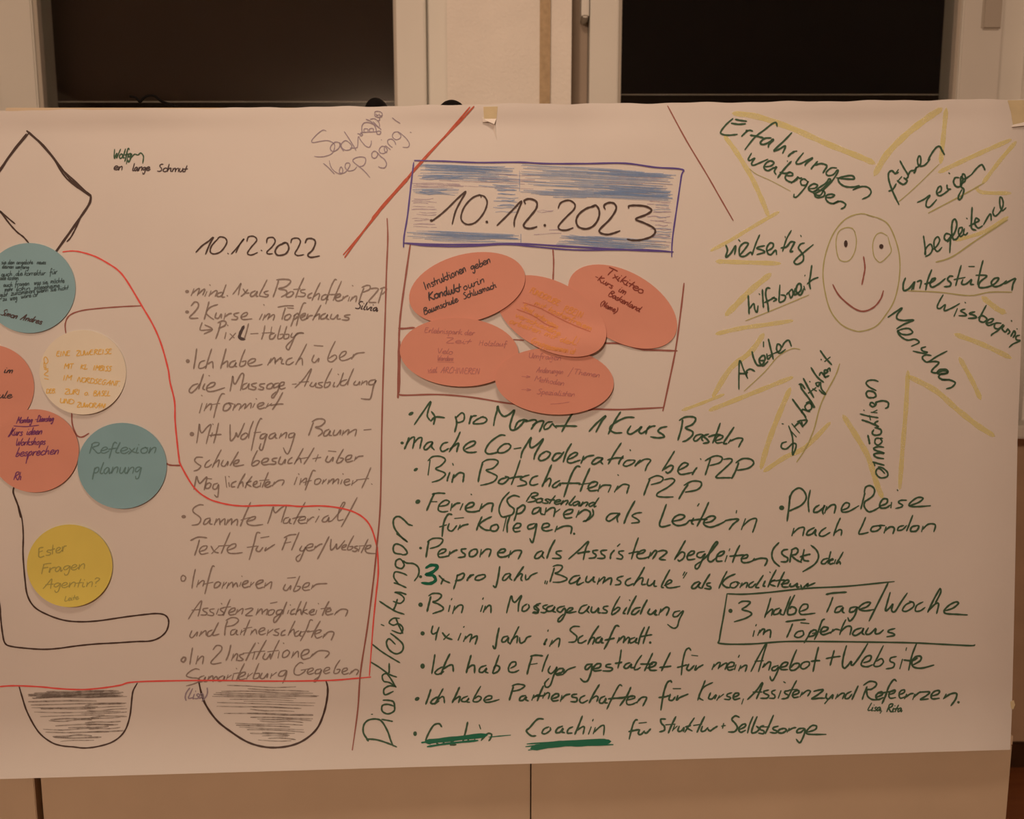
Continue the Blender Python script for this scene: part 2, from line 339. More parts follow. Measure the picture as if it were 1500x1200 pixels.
def text(I, s_, x0, y0, x1, y1, xh, w=2.6, slant=.28, cap=1.0, gap=1.3, jit=.5):
    """writes s_ so that it fills the baseline from (x0,y0) to (x1,y1), x-height xh"""
    tot = sum(GP[c][0] + gap for c in s_) - gap
    ang = math.atan2(y1 - y0, x1 - x0); L = math.hypot(x1 - x0, y1 - y0)
    k = xh / 10.0; last = GP[s_[-1]][0]; sxx = L / tot
    ca, sa = math.cos(ang), math.sin(ang); pen = 0
    for c in s_:
        adv, sts = GP[c]; jy = random.uniform(-jit, jit) * k; js = random.uniform(.9, 1.12)
        for st_ in sts:
            pts = []
            for (gx, gy) in st_:
                if gy > 11: gy = 11 + (gy - 11) * cap
                u = (pen + gx * js) * sxx + slant * gy * k + random.uniform(-.25, .25) * k; v = gy * k + jy + random.uniform(-.25, .25) * k
                pts.append((x0 + u * ca + v * sa, y0 + u * sa - v * ca))
            I.line(pts, w, sub=4)
        pen += adv + gap
INKG = mat('green_marker', ink(54, 65, 41), .55, .25)
INKG2 = mat('green_marker_solid', ink(16, 74, 46), .5, .3)
INKP = mat('grey_brown_pencil', ink(122, 92, 73), .7, .2, noise=.08, nscale=90)
INKK = mat('black_marker', ink(62, 40, 30), .5, .3)
INKD = mat('dark_pen', ink(70, 50, 42), .6, .2)
INKR = mat('red_marker', ink(190, 62, 48), .5, .3)
INKB = mat('brown_red_marker', ink(128, 66, 50), .5, .3)
INKO = mat('rust_marker', ink(158, 62, 38), .55, .3, noise=.12, nscale=120)
INKV = mat('violet_marker', ink(76, 52, 88), .5, .3)
INKU = mat('blue_pen', ink(128, 98, 90), .6, .2)
HB = mat('blue_crayon', ink(128, 120, 120), .8, .1, alpha=.55, anoise=.12)
HB2 = mat('blue_crayon_firm', ink(110, 110, 118), .8, .1, alpha=.6, anoise=.12)
HV = mat('violet_crayon', ink(142, 108, 104), .8, .1, alpha=.5, anoise=.15)
YEL = mat('yellow_highlighter', ink(190, 150, 58), .7, .2, alpha=.36, anoise=.04)
OLV = mat('olive_pencil', ink(150, 122, 70), .7, .2, alpha=.85)
GRY = mat('grey_crayon', ink(112, 86, 68), .8, .1, alpha=.45, anoise=.15)
L1 = .0007
def lines(words, m, lift=L1, surf=pd, parent=None, label=None, w=2.6, slant=.28, cap=1.0, dots=(), extra=(), name='handwriting', jit=.5, each=True):
    parent = parent or poster
    for t_ in words:
        I = Ink(surf, lift)
        text(I, t_[0], t_[1], t_[2], t_[3], t_[4], t_[5], t_[6] if len(t_) > 6 else w, (t_[7] if len(t_) > 7 else slant) + random.uniform(-.04, .04), cap, jit=jit)
        I.build('handwritten_word', m, parent, None)
    for d_ in dots:
        I = Ink(surf, lift); I.dot(*d_); I.build('pen_dot', m, parent)
    if not each:
        I = Ink(surf, lift)
        for e in extra: I.line(e[0], e[1] if len(e) > 1 else w)
        return I.build(name, m, parent, label)
    for e in extra:
        I = Ink(surf, lift); I.line(e[0], e[1] if len(e) > 1 else w)
        I.build('pen_stroke' if name == 'handwriting' else name, m, parent, label if name != 'handwriting' else None)

# --- left column (grey-brown pencil)
cp = dict(m=INKP, w=2.1, slant=.30, cap=1.12)
P_, Q_, R_ = (260, 330), (260, 560), (260, 790)
PENCIL = [
[(P_, "120 465 100 515;105 500 150 465 160 470 145 515;150 505 190 470 200 475 185 510;215 485 200 520;235 435 240 440;245 480 230 520;235 510 275 480 290 485 275 522;325 490 295 500 290 520 315 520 335 495;355 435 335 490 325 525 345 525;362 514 367 518")],
[(P_, "405 505 440 460 465 425 455 460 445 510;480 465 500 495 525 495;515 470 490 500 465 520")],
[(P_, "570 480 540 495 535 520 560 515 585 485 575 515 590 520;655 400 630 450 600 510 615 520;665 480 635 490 645 505 665 510 650 525 615 520")],
[(P_, "740 405 720 470 700 525;725 400 770 395 820 400 825 420 790 450 740 465 790 475 800 500 760 525;830 485 800 505 800 525 830 520 850 495 835 485;925 385 890 460 865 530;850 470 900 465;935 470 905 475 905 490 935 500 925 520 880 520;985 495 960 510 955 530 980 530;1045 420 1015 480 985 550;995 525 1030 500 1040 510 1030 545;1085 505 1060 520 1055 545 1080 540 1100 515 1090 540 1105 545;1165 400 1150 400 1120 460 1085 575;1080 510 1140 505;1200 410 1170 480 1140 550;1125 510 1190 500;1155 535 1190 520 1190 505 1165 515 1155 540 1175 555 1205 545;1215 520 1205 550;1210 540 1235 520 1250 515;1260 525 1250 555;1280 440 1285 445;1280 525 1265 555;1270 545 1300 520 1312 525 1305 560")],
[(P_, "1365 460 1345 510 1330 565;1350 455 1385 440 1410 445 1405 470 1360 490;1415 465 1450 460 1470 470 1440 510 1400 560 1455 565;1500 470 1485 520 1470 570;1485 465 1520 455 1530 475 1500 505")],
[(P_, "100 590 125 562 150 570 150 600 120 640 90 670 100 682 150 680")],
[(P_, "230 560 215 620 195 690;295 580 240 600 210 640 235 670 265 690;285 640 275 675 300 680 320 650 320 680;350 645 340 690;345 670 375 650 395 645;450 640 415 650 420 665 440 675 430 690 395 690;465 675 505 660 510 640 485 645 465 670 480 690 545 685")],
[(P_, "620 650 600 690;630 580 635 585;640 655 625 695;630 680 665 650 675 655 660 690;665 680 700 655 710 665 700 695")],
[(P_, "790 605 775 650 765 690;735 600 790 590 850 590;820 650 790 665 785 690 810 690 830 665 820 650;805 605 850 608;860 655 845 700 830 740;850 665 880 645 885 665 855 690;940 570 920 575 895 640 870 735;870 670 930 660;900 680 930 665 935 645 910 655 900 675 915 695 950 680;955 650 945 685 965 665 990 660;1050 585 1020 640 990 695;1000 670 1035 650 1040 660 1035 690;1085 645 1055 660 1050 685 1080 680 1100 655 1090 680 1110 690;1130 650 1120 680 1145 685 1175 655 1170 685 1195 685;1265 655 1230 660 1225 670 1255 680 1245 695 1205 692")],
[(P_, "180 712 165 765 210 767 255 762;200 730 255 762 195 795;315 715 300 775 280 830;295 715 330 700 355 710 345 735 300 755;355 785 345 830;365 730 370 735;385 795 415 825;425 790 380 840;520 720 505 780 490 830;535 795 590 792;640 735 630 790 615 835;690 745 675 835;620 790 695 785;710 790 680 800 675 830 700 830 720 800;755 735 740 790 735 830 765 825 775 800 750 800;800 740 785 790 780 830 810 825 815 800 790 800;840 790 830 815 850 820 880 790 925 790 870 800 830 880 815 910 800 905 800 880 850 830")],
[(P_, "140 905 130 980 118 1052;200 990 165 1005 155 1045 185 1045 210 1030;250 905 225 980 205 1050;215 1020 250 1000 258 1010 260 1048")],
[(P_, "355 905 335 980 315 1050;325 1020 365 995 365 1040;425 990 390 1005 380 1035 410 1035 430 1005 420 1030 435 1035;495 910 470 970 455 1030 490 1025 500 995 470 1000;520 1015 560 1000 570 980 540 980 515 1005 530 1030 580 1028 620 1018")],
[(P_, "685 975 660 1025;670 1010 710 970 715 1015;712 1005 755 970 755 985;770 980 760 1010 780 1015;840 970 805 985 795 1015 820 1020 850 1000;945 870 905 950 865 1020;880 990 910 975 915 1025")],
[(P_, "1000 950 985 990 1005 1005 1035 975 1030 1000;1000 880 1065 885;1155 850 1120 920 1100 985 1130 1000 1165 970 1150 950 1110 975;1190 970 1225 950 1235 925 1205 930 1185 965 1200 990 1240 985 1280 965;1290 945 1275 980;1280 970 1310 940 1370 932")],
[(Q_, "150 10 110 25 85 60 100 78 135 50 165 10;190 -60 170 0 155 50;200 10 185 45 200 55;230 -50 234 -46;215 45 260 30 275 5 245 5 215 35 220 65 265 65 345 40")],
[(Q_, "385 65 395 10 405 -45 410 0 425 10 465 -60 485 -55 475 0 460 60;510 5 480 20 475 50 505 40 525 10 520 45 540 50;580 5 545 15 550 30 575 40 560 55 530 50;640 10 605 15 605 30 630 40 620 55 590 50;690 5 660 20 655 45 685 45 700 20 690 8;740 5 710 15 705 40 735 30 750 10 735 60 700 115 690 100 720 70;745 30 775 20 780 0 755 5 745 35 760 50 790 40;840 15 870 12")],
[(Q_, "860 40 920 -20 980 -100 960 -40 930 30;890 0 960 -5;985 0 970 25 995 30 1015 5 1010 30;1065 0 1035 5 1035 15 1060 30 1045 40 1010 35;1130 -100 1090 -20 1075 35 1105 30 1120 0 1090 5;1150 0 1140 30 1155 30;1175 -60 1180 -55;1215 -70 1190 0 1165 35;1240 -20 1200 -5 1195 20 1225 20 1250 -10;1290 -100 1255 -20 1245 20;1305 -10 1290 15 1315 20 1335 -5 1330 20;1355 -10 1345 20;1350 10 1385 -10 1385 20;1450 -20 1410 -10 1400 15 1435 15 1455 -15 1435 30 1415 115 1390 125 1345 120")],
[(Q_, "180 155 160 225;175 95 180 100;215 155 195 210;200 195 235 160 250 165 240 205;345 85 320 90 290 160 265 260;240 165 310 155;380 150 345 165 335 205 365 205 390 175 375 152 410 160;420 160 405 205;410 190 440 160 460 160;465 165 450 205;455 195 490 160 500 165 490 195;495 190 530 155 540 160 535 190;565 155 550 185;575 120 580 125;590 180 625 165 630 150 600 155 585 175 600 195 640 185;665 155 645 190;655 180 690 155;770 75 735 140 695 200;680 170 740 160 775 160")],
[(Q_, "140 445 150 380 160 305 165 350 180 370 215 330 245 310 230 370 210 450;255 370 245 400;258 305 262 310;300 300 285 370 265 445;235 390 280 385 320 382")],
[(Q_, "385 310 385 380 390 430 420 400 430 370 440 400 455 380 490 300;500 370 470 390 465 415 490 415 515 385 500 372;555 285 530 350 520 410;618 270 605 270 575 340 540 500;560 370 610 365;645 375 615 385 605 410 630 410 655 380 640 430 620 495 600 485 610 450;715 370 680 385 670 410 695 410 720 380 715 405 730 410;760 375 745 410;750 400 790 370 800 375 790 410;855 370 820 380 815 405 845 400 860 375 845 430 815 515 795 520 775 480")],
[(Q_, "995 295 975 350 960 390;985 290 1020 270 1065 270 1080 290 1050 320 1010 330 1050 345 1060 370 1030 395;1110 345 1080 360 1070 390 1095 390 1120 355 1110 385 1130 390;1150 350 1140 385 1165 385 1195 350 1190 385;1215 355 1205 390;1210 380 1245 350 1255 355 1245 385;1250 375 1290 350 1310 350 1300 395;1365 350 1418 345")],
[(Q_, "185 550 140 550 125 575 150 600 170 615 150 640 120 650;235 570 210 590 200 620 225 620 250 600;320 495 290 550 255 625;265 600 300 570 305 580 295 620;335 570 320 605 345 615 370 580 365 610;445 510 410 570 385 610;410 600 440 590 450 570 425 575 410 600 425 615 485 605")],
[(Q_, "585 500 555 560 545 610 580 605 600 580 575 575 550 595;620 590 655 580 665 560 635 560 615 585 630 605 670 600;730 555 700 560 695 575 720 585 710 600 670 600;755 545 740 590 765 600 790 565 785 595;840 550 815 570 810 595 840 590;920 485 890 540 855 600;865 580 895 555 905 590;1000 480 965 540 925 600;900 560 960 550;1030 530 1010 580;990 560 1050 550")],
[(Q_, "1100 540 1085 575 1110 585 1140 550 1135 580;1105 503 1160 508;1215 490 1180 550 1165 590 1195 585 1215 560 1190 555;1230 570 1265 560 1275 535 1245 540 1230 565 1245 585 1285 575;1305 545 1295 575;1300 565 1325 545 1360 540")],
[(Q_, "120 785 130 735 140 690 150 720 165 740 205 700 215 700 205 745 195 790;235 735 210 750 205 775 230 775 245 750 235 738;205 705 250 708;295 740 265 750 260 780 285 780 300 750 300 790 295 835 285 840 270 825;350 690 360 770;375 735 380 765;375 690 380 694;430 725 400 740 395 765 420 765;495 670 465 720 440 775;450 750 475 730 480 765;545 690 510 740 495 775;540 725 505 740 540 765;555 755 580 740 580 725 560 735 555 760 580 770 600 760;610 735 605 765;665 660 640 720 620 770;600 720 670 715;640 760 670 745 675 730 650 735 640 760 660 770 690 755;710 730 695 760;700 750 740 720 780 720 765 755")],
[(Q_, "875 695 855 750;885 670 890 675;905 705 895 750;900 735 935 705 945 710 935 755;1010 650 990 650 965 710 935 790;920 735 980 720;1040 705 1010 715 1005 745 1030 745 1050 720 1040 705;1070 715 1060 745;1065 735 1090 710;1110 715 1100 745;1105 735 1135 710 1145 715 1135 745;1140 735 1170 710 1180 715 1175 745;1205 715 1195 745;1210 670 1214 674;1220 735 1255 725 1255 710 1230 715 1220 735 1235 755 1265 745;1285 720 1275 755;1280 745 1315 720;1415 625 1385 700 1350 775;1310 715 1400 705;1420 744 1426 748")],
[(Q_, "190 900 160 898 120 920 115 950 160 985 170 1010 150 1040 105 1048;240 995 205 1005 190 1040 215 1035 240 1005 235 1035 255 1040;285 1000 270 1045;275 1030 305 1000 310 1045;310 1030 345 1000 345 1045;370 1005 355 1045;360 1035 395 1000 395 1045;395 1035 430 1005 440 1015 435 1050;535 880 495 970 460 1055;465 1010 530 990;510 1020 560 1005 570 985 540 990 510 1015 515 1040 560 1050 625 1042")],
[(Q_, "660 1035 680 980 700 915 705 940 720 955 760 920 795 905 780 960 760 1025;815 990 785 1000 775 1030 805 1030 825 1000 820 1030 835 1035;935 880 890 960 850 1040;840 1000 900 985 930 985;880 1015 930 1005 935 985 905 990 885 1015 900 1035 940 1030;955 1000 945 1035;950 1020 985 990 1000 990;1035 980 1010 1025;1035 930 1040 935;1105 975 1070 995 1060 1020 1090 1020 1110 990 1105 1020 1130 1015;1130 1015 1180 960 1225 890 1210 885 1180 950 1175 1010 1215 1005;1315 845 1260 950 1200 1060")],
[(R_, "160 5 145 60 125 118;95 10 150 -15 215 -10;165 90 205 75 215 50 180 55 160 85 175 110 225 100;245 50 270 90 300 100;300 55 250 105;385 -50 350 30 320 105;300 50 380 45;370 80 420 60 425 35 395 40 365 70 375 100 420 105 475 98")],
[(R_, "605 -45 580 -45 560 30 525 150;510 60 580 50;590 50 575 80 600 90 625 60;650 60 640 85 670 65 712 38;610 -10 670 -20")],
[(R_, "800 -10 785 30 765 80;780 -10 820 -30 870 -35;780 30 830 20;890 -50 860 20 835 80;910 50 895 80 920 85 940 55 920 100 895 155 875 160 870 135 900 110;945 65 985 55 990 35 960 40 940 65 960 85 1000 75;1010 50 1000 75;1005 65 1040 40 1060 35;1110 -20 1070 60 1025 145")],
[(R_, "1125 0 1120 50 1125 80 1150 60 1165 35 1165 70 1185 60 1225 10;1200 65 1230 55 1235 40 1210 50 1205 75 1235 78;1290 -25 1260 30 1245 75 1270 75 1285 55 1260 55;1320 50 1300 55 1300 65 1320 75 1300 90 1280 85;1335 60 1325 90;1395 0 1370 50 1345 100;1330 50 1390 45;1370 75 1405 65 1415 45 1390 50 1375 75 1390 100 1450 105")],
[(R_, "130 220 115 290 105 360;155 300 140 350;145 335 180 305 195 310 185 345;270 200 255 200 235 260 200 400;190 330 260 315;300 310 275 325 270 355 295 350 315 325 300 312;340 315 325 360;330 345 360 315;375 320 360 360;365 345 400 315 405 355;405 345 430 320 440 350;465 315 455 345;470 270 474 274;475 335 510 320 515 305 490 310 475 335 490 355 525 345;540 315 530 350;535 340 560 315;575 335 620 315 625 300 595 305 575 330 590 360 630 350;645 320 635 355;640 345 680 315 690 320 680 365")],
[(R_, "790 330 775 365 800 375 830 340 825 370;805 285 865 280;895 270 870 330 850 380 880 375 900 350 875 345;920 355 955 345 965 320 935 325 915 355 930 375 970 370;990 335 980 365;985 355 1020 330 1095 325")],
[(R_, "80 585 120 520 175 450 165 510 150 565;105 520 165 515;225 505 190 510 190 525 215 540 205 555 170 555;270 510 240 515 240 530 265 545 255 560 220 555;300 510 285 550;320 470 325 475;345 500 315 510 320 525 340 540 325 555 295 555;385 440 355 510 335 560;335 500 390 495;375 540 415 525 420 505 395 510 375 535 385 555 420 550;440 515 425 550;430 540 470 510 480 515 470 550;495 515 540 505 550 515 520 540 500 560 550 560;590 510 575 555;580 545 615 510 620 550;620 540 650 515 660 520 650 555;700 515 670 525 665 555 695 550 710 525 700 515;680 470 730 460;760 515 730 525 725 550 755 545 770 515 755 555 720 605 705 605 710 575 750 550;800 460 780 510 770 550;815 520 805 545;825 480 828 484;860 510 835 525 830 550 860 545;905 455 885 500 865 555;875 530 900 515 905 550;945 460 925 510 910 555;950 515 920 530 955 550;965 540 995 530 1000 515 980 520 965 540 980 555 1005 550;1020 520 1010 550;1030 470 1034 475;1110 455 1085 500 1060 560;1050 510 1120 500;1085 535 1120 525 1120 510 1095 515 1085 540 1100 555 1140 545;1165 530 1150 555;1155 545 1195 515 1235 515 1245 530 1230 565")],
[(R_, "105 670 90 710 110 720 145 680 140 710;175 675 160 710;165 700 205 670 210 705;255 665 225 680 220 710 245 705 265 675;300 610 270 670 260 705 305 695")],
[(R_, "365 600 350 650 345 705;355 595 395 575 435 580 445 600 410 630 360 640;425 660 395 670 390 700 415 695 435 665 430 695 445 700;470 665 460 700;465 685 500 660;530 590 505 650 485 705;485 655 545 645;545 670 535 700;540 690 570 660 580 695;600 680 635 665 635 650 610 655 595 680 610 700 645 690;665 665 655 705;660 690 700 660;745 655 715 665 715 675 740 690 730 705 700 700;790 665 765 680 760 705 790 700;860 600 835 650 810 705;820 685 850 660 855 700;890 670 865 685 860 710 885 705 905 675 895 705 910 710;990 595 970 595 945 660 900 745;910 680 965 670;1045 600 1010 660 980 720;950 680 1040 665;1010 695 1045 680 1050 665 1020 670 1005 695 1020 725 1060 710;1075 695 1065 725;1070 715 1105 680 1145 685 1125 740")],
[(R_, "110 795 100 850 90 918;150 855 135 915;140 895 175 860 190 865 182 915")],
[(R_, "260 810 285 780 320 785 320 815 280 860 245 900 260 915 320 905")],
[(R_, "390 775 375 840 355 888;410 840 395 890;400 875 430 840 440 850 430 890;485 840 455 850 460 865 480 880 465 890 435 888;570 760 530 830 500 890;480 835 560 830;565 830 550 880;590 760 594 764;650 740 610 810 575 880;560 825 640 820;640 835 625 870 650 880 680 840 675 870;745 740 710 810 680 880;660 825 740 815;745 825 735 870;775 760 779 765;805 810 775 830 770 865 800 860 820 830 805 812;850 825 835 870;840 860 880 820 885 865;910 855 955 835 960 810 925 815 905 850 920 880 965 870;990 840 970 870;980 860 1030 820 1095 820 1110 840 1080 870")],
[(R_, "160 955 130 950 90 970 65 1000 100 1015 150 1020 160 1040 120 1060 65 1075;195 1000 160 1015 155 1045 185 1040 205 1010 195 1040 210 1045;230 1005 215 1045;220 1030 255 1000 260 1045;260 1030 285 1005 295 1040;335 1000 305 1015 300 1040 330 1035 345 1005 340 1035;370 995 355 1035;360 1020 395 995;410 990 400 1030;430 945 434 950;490 910 455 980 430 1040;410 985 480 975;445 1015 490 995 495 975 470 980 445 1010 460 1030 500 1020;520 985 505 1025;510 1010 550 980;595 910 570 970 555 1020 590 1015 600 985 570 985;620 980 605 1015 630 1020 660 985 655 1015;690 985 680 1020;685 1005 725 975;795 960 755 970 740 1000 775 1000 800 965 790 1010 770 1055")],
[(R_, "920 910 895 905 860 940 855 985 890 995 930 970 935 955;905 960 960 950;950 980 990 960 990 945 965 950 950 975 965 990 1000 980;1050 950 1015 960 1010 985 1040 980 1055 955 1040 1000 1010 1045 1000 1035 1030 1010;1070 970 1110 955 1110 940 1085 945 1070 970 1085 985 1115 975;1190 885 1160 930 1145 980 1175 980 1190 955 1165 955;1205 975 1240 960 1240 945 1215 950 1205 975 1220 990 1255 980;1275 965 1260 990;1265 985 1300 955 1325 965 1310 995")],
]
def tr(s_, x0, y0, k): return [[(x0 + float(a) / k, y0 + float(b) / k) for a, b in zip(q.split()[0::2], q.split()[1::2])] for q in s_.split(';') if q.strip()]
def traced(words, m, w):
    for word in words:
        I = Ink(pd, L1)
        for (ox, oy), q_ in word:
            for g_ in tr(q_, ox, oy, 5): I.line(g_, w)
        I.build('handwritten_word', m, poster)
traced(PENCIL, INKP, 2.1)
lines([], INKP, w=2, dots=[(274, 427, 3, 2.4), (274, 457, 3, 2.4), (275, 529, 3, 3), (281, 636, 3.4, 3.4), (269, 757, 3.4, 2.6)],
      extra=[([(265, 846), (268, 843), (272, 846), (270, 851), (266, 851), (265, 846)], 2), ([(265, 967), (269, 963), (272, 965), (269, 970), (265, 968)], 2.6)])
lines([], INKD, extra=[([(357, 478), (352, 488), (351, 495), (358, 497)], 4.2)], name='correction_mark')
lines([('(Lisa)', 270, 1024, 303, 1023, 7, 2.0)], INKU)
lines([('Silvia', 521, 452, 553, 456, 5.4, 1.7, .15)], INKD)

# --- top left small writing
lines([('Wolfg', 166, 232, 192, 231, 6.4, 2.0, .2)], INKG, w=2.0, extra=[([(192, 231), (197, 226), (202, 227), (206, 224), (210, 229), (209, 239)], 1.8), ([(187, 229), (185, 240)], 1.8)])
lines([('en', 167, 249, 180, 249, 5.4, 1.7, .1), ('lange', 194, 250, 219, 250, 5.2, 1.7, .1), ('Schmut', 231, 251, 274, 252, 5.2, 1.7, .1)], INKD)

# --- first name and greeting in blue pen (traced)
def tr(s_, x0, y0, k): return [[(x0 + float(a) / k, y0 + float(b) / k) for a, b in zip(q.split()[0::2], q.split()[1::2])] for q in s_.split(';')]
gk = tr("245 280 200 270 130 320 60 400 75 430 180 412 270 405 340 440 355 490 320 570 230 608 150 615 95 608;"
        "410 430 360 425 310 470 300 520 340 545 400 510 430 450 410 430;415 430 430 480 470 540;530 420 490 405 440 450 450 500 500 530 560 515 575 470 530 420;"
        "480 290 540 380 590 460 630 530;555 500 590 500 620 500 650 480 660 355 690 400 750 470 800 490 825 450 828 405;"
        "710 310 705 230 730 180 790 170 860 200 890 260 890 290;650 315 690 320 700 300 780 295 890 290 920 280;680 320 690 345 715 330 700 310;895 290 905 320 940 320 950 290 920 280;"
        "735 290 735 255 780 255 785 290;805 290 805 255 850 250 855 285;760 130 810 150 870 200 930 240 955 265;815 130 860 120 900 140 930 180 935 230;850 160 900 210 930 240;"
        "930 100 935 140 905 150;870 60 880 30 930 28 965 50 965 90 930 105 880 90 870 60;885 60 900 80 920 70;930 60 940 85 960 80;"
        "210 700 280 760 350 835;285 665 300 730 330 780 380 820 440 835 460 790 440 745 420 770 420 820 490 815 550 730 540 695 500 700 490 750 530 795 600 785 640 745;"
        "810 880 740 800 670 740 590 670 620 630 690 615 750 630 750 690 720 730 670 740;"
        "905 560 870 540 835 570 840 620 880 630 910 590 905 560 950 610 1000 650 1025 710 1000 755 950 755 920 740;"
        "1000 480 960 480 930 520 940 560 990 570 1035 530 1000 480 1000 540 1030 560;1010 470 1050 500 1075 520;1045 450 1040 400 1090 385 1130 420 1145 460;1040 440 1080 480 1100 490;"
        "1170 290 1120 300 1100 350 1140 390 1190 380 1210 340 1170 290 1230 330 1290 390 1320 450 1300 490 1235 490;"
        "1100 110 1150 150 1200 180;955 392 962 398;1330 296 1345 300", 450, 160, 8.82)
lines([], INKU, extra=[(g_, 1.4) for g_ in gk], each=False, name='blue_pen_greeting', label='blue-violet pen greeting with a small doodle')

# --- left drawing: black outline, wheels, red line
ol = [tr("148 718 240 800 320 900 390 990 500 1072;160 725 260 830 340 930 400 985 495 1075;145 735 80 815 20 900 -60 1010;155 735 60 850 0 940 -50 1010;500 1075 490 1110", 0, 0, 3.75),
      tr("492 1115 430 1200 400 1250", 0, 0, 3.75)]
W_ = []
for g_ in ol[0]: W_.append((g_, 2.4))
W_.append(([(39, 192), (72, 223), (98, 262), (133, 287)], 2.6)); W_.append(([(98, 262), (131, 287)], 3.2))
W_ += [([(133, 287), (131, 298), (118, 318), (96, 349), (81, 370)], 3.6), ([(119, 316), (112, 332), (104, 347), (98, 354)], 2.0),
       ([(-12, 300), (0, 310), (14, 328), (25, 340), (34, 347), (42, 356)], 2.4), ([(0, 309), (10, 318), (22, 328)], 2.2), ([(-40, 262), (-20, 290), (0, 310)], 3)]
W_ += [(g_, 2.5) for g_ in tr("140 230 160 300 200 420 280 560 370 635 450 663 540 672 620 680 720 668 830 632 910 560 950 450 965 320 975 260 1005 205;", 0, 960, 5)[:1]]
W_ += [(g_, 2.7) for g_ in tr("155 190 175 280 210 370 290 480 390 560 500 630 600 665 710 677 830 662 930 620 1020 540 1070 430 1095 320 1100 240 1088 190", 260, 960, 5)]
W_ += [(g_, 2.4) for g_ in tr("103 965 97 1010 130 1100 150 1190", 0, 520, 5)]
W_ += [(g_, 2.4) for g_ in tr("133 0 160 100 170 220 168 360 182 540 200 660 250 745 340 800 460 842 580 855 720 848 900 822 1050 803 1150 795 1210 808 1235 850 1220 920 1170 970 1100 996 1000 1000 850 1010 700 1018 560 1032 430 1050 320 1057 200 1050 80 1035 35 1010 18 940 5 830 0 740 -20 640", 0, 740, 5)]
lines([], INKK, extra=W_, name='black_outline_drawing', label='black marker outline of a vehicle with two half-round wheels')
lines([], INKB, lift=.0006, extra=[(g_, 1.9) for g_ in tr("482 942 478 870 510 810 600 775 750 757 900 746 1035 740", 0, 300, 5)]
      + [(g_, 2.3) for g_ in tr("525 425 530 510 560 585 600 602 650 575;1218 795 1250 808 1325 810", 0, 520, 5)], name='thin_brown_line')
RL = tr("460 345 530 338 600 348 700 380 800 435 870 485 930 560 1035 735 1120 880 1180 1020 1230 1200", 0, 300, 5)[0]
RL += tr("1245 200 1278 340 1282 480 1295 620 1310 750 1325 810", 0, 520, 5)[0]
RL += tr("120 770 220 850 320 885 420 903 520 907 650 902 800 903 900 910 1050 906 1180 920 1290 950 1370 1000 1420 1070 1455 1180", 260, 560, 5)[0]
RL += [(553, 810), (554, 840), (551, 870), (547, 910), (544, 950), (541, 990)]
rb = [(543, 992), (520, 994), (480, 997), (400, 998), (300, 997), (200, 999)] + tr("880 220 750 240 600 252 430 245 300 232 120 224 20 228 -60 240", 0, 960, 5)[0]
lines([], INKR, extra=[(RL, 2.4), (rb, 2.4)], lift=.0008, name='red_outline', label='long red marker outline')
lines([], INKB, extra=[([(567, 320), (568, 350), (566, 400), (564, 470), (561, 560), (559, 640), (557, 740), (552, 800), (547, 850), (538, 920), (528, 985), (524, 1040), (516, 1099)], 2.2)], lift=.0009, name='brown_divider_line')
lines([], INKO, extra=[([(694, 156), (670, 182), (640, 212), (612, 242), (585, 275), (556, 308), (530, 342), (505, 377)], 2.8), ([(688, 157), (660, 190), (632, 222), (600, 258), (570, 292), (540, 330), (503, 373)], 2.6), ([(600, 258), (560, 303), (545, 322)], 4.5)], lift=.0009, name='rust_diagonal', label='double rust-red diagonal')
lines([], INKB, extra=[([(978, 155), (1005, 205), (1035, 255), (1055, 290), (1074, 323)], 2.1)], name='thin_brown_line')
# wheel shading
I = Ink(pd, .0006)
def hatch(I, x0, x1, y0, y1, n, w=2, slope=0, xf=None):
    for k in range(n):
        y = lerp(y0, y1, (k + random.random() * .8) / n); a, b = (xf(y) if xf else (x0, x1)); L = b - a
        s = a + random.random() ** 2 * L * .4; e = b - random.random() ** 2 * L * .35
        m_ = [(lerp(s, e, q), y + slope * (lerp(s, e, q) - a) + random.uniform(-1.1, 1.1)) for q in (0, .33, .66, 1)]
        I.line(m_, w * random.uniform(.7, 1.3), sub=3)
def w1(y): s_ = (y - 1010) / 80; h = math.sqrt(max(.02, 1 - s_ ** 2.2)) if s_ > 0 else 1; return 113 - 74 * h, 113 + 74 * h
def w2(y): s_ = (y - 1000) / 92; h = math.sqrt(max(.02, 1 - s_ ** 2.0)) if s_ > 0 else 1; return 402 - 98 * h + 18 * s_, 402 + 66 * h
hatch(I, 0, 0, 1015, 1089, 18, 2.0, -.02, w1); hatch(I, 40, 180, 1014, 1024, 6, 3, -.02); hatch(I, 118, 186, 1030, 1075, 10, 1.8, -.04)
I.build('wheel_shading', GRY, poster)['kind'] = 'stuff'
I = Ink(pd, .0006); hatch(I, 0, 0, 1003, 1086, 26, 1.7, .03, w2)
I.build('wheel_shading', GRY, poster)['kind'] = 'stuff'

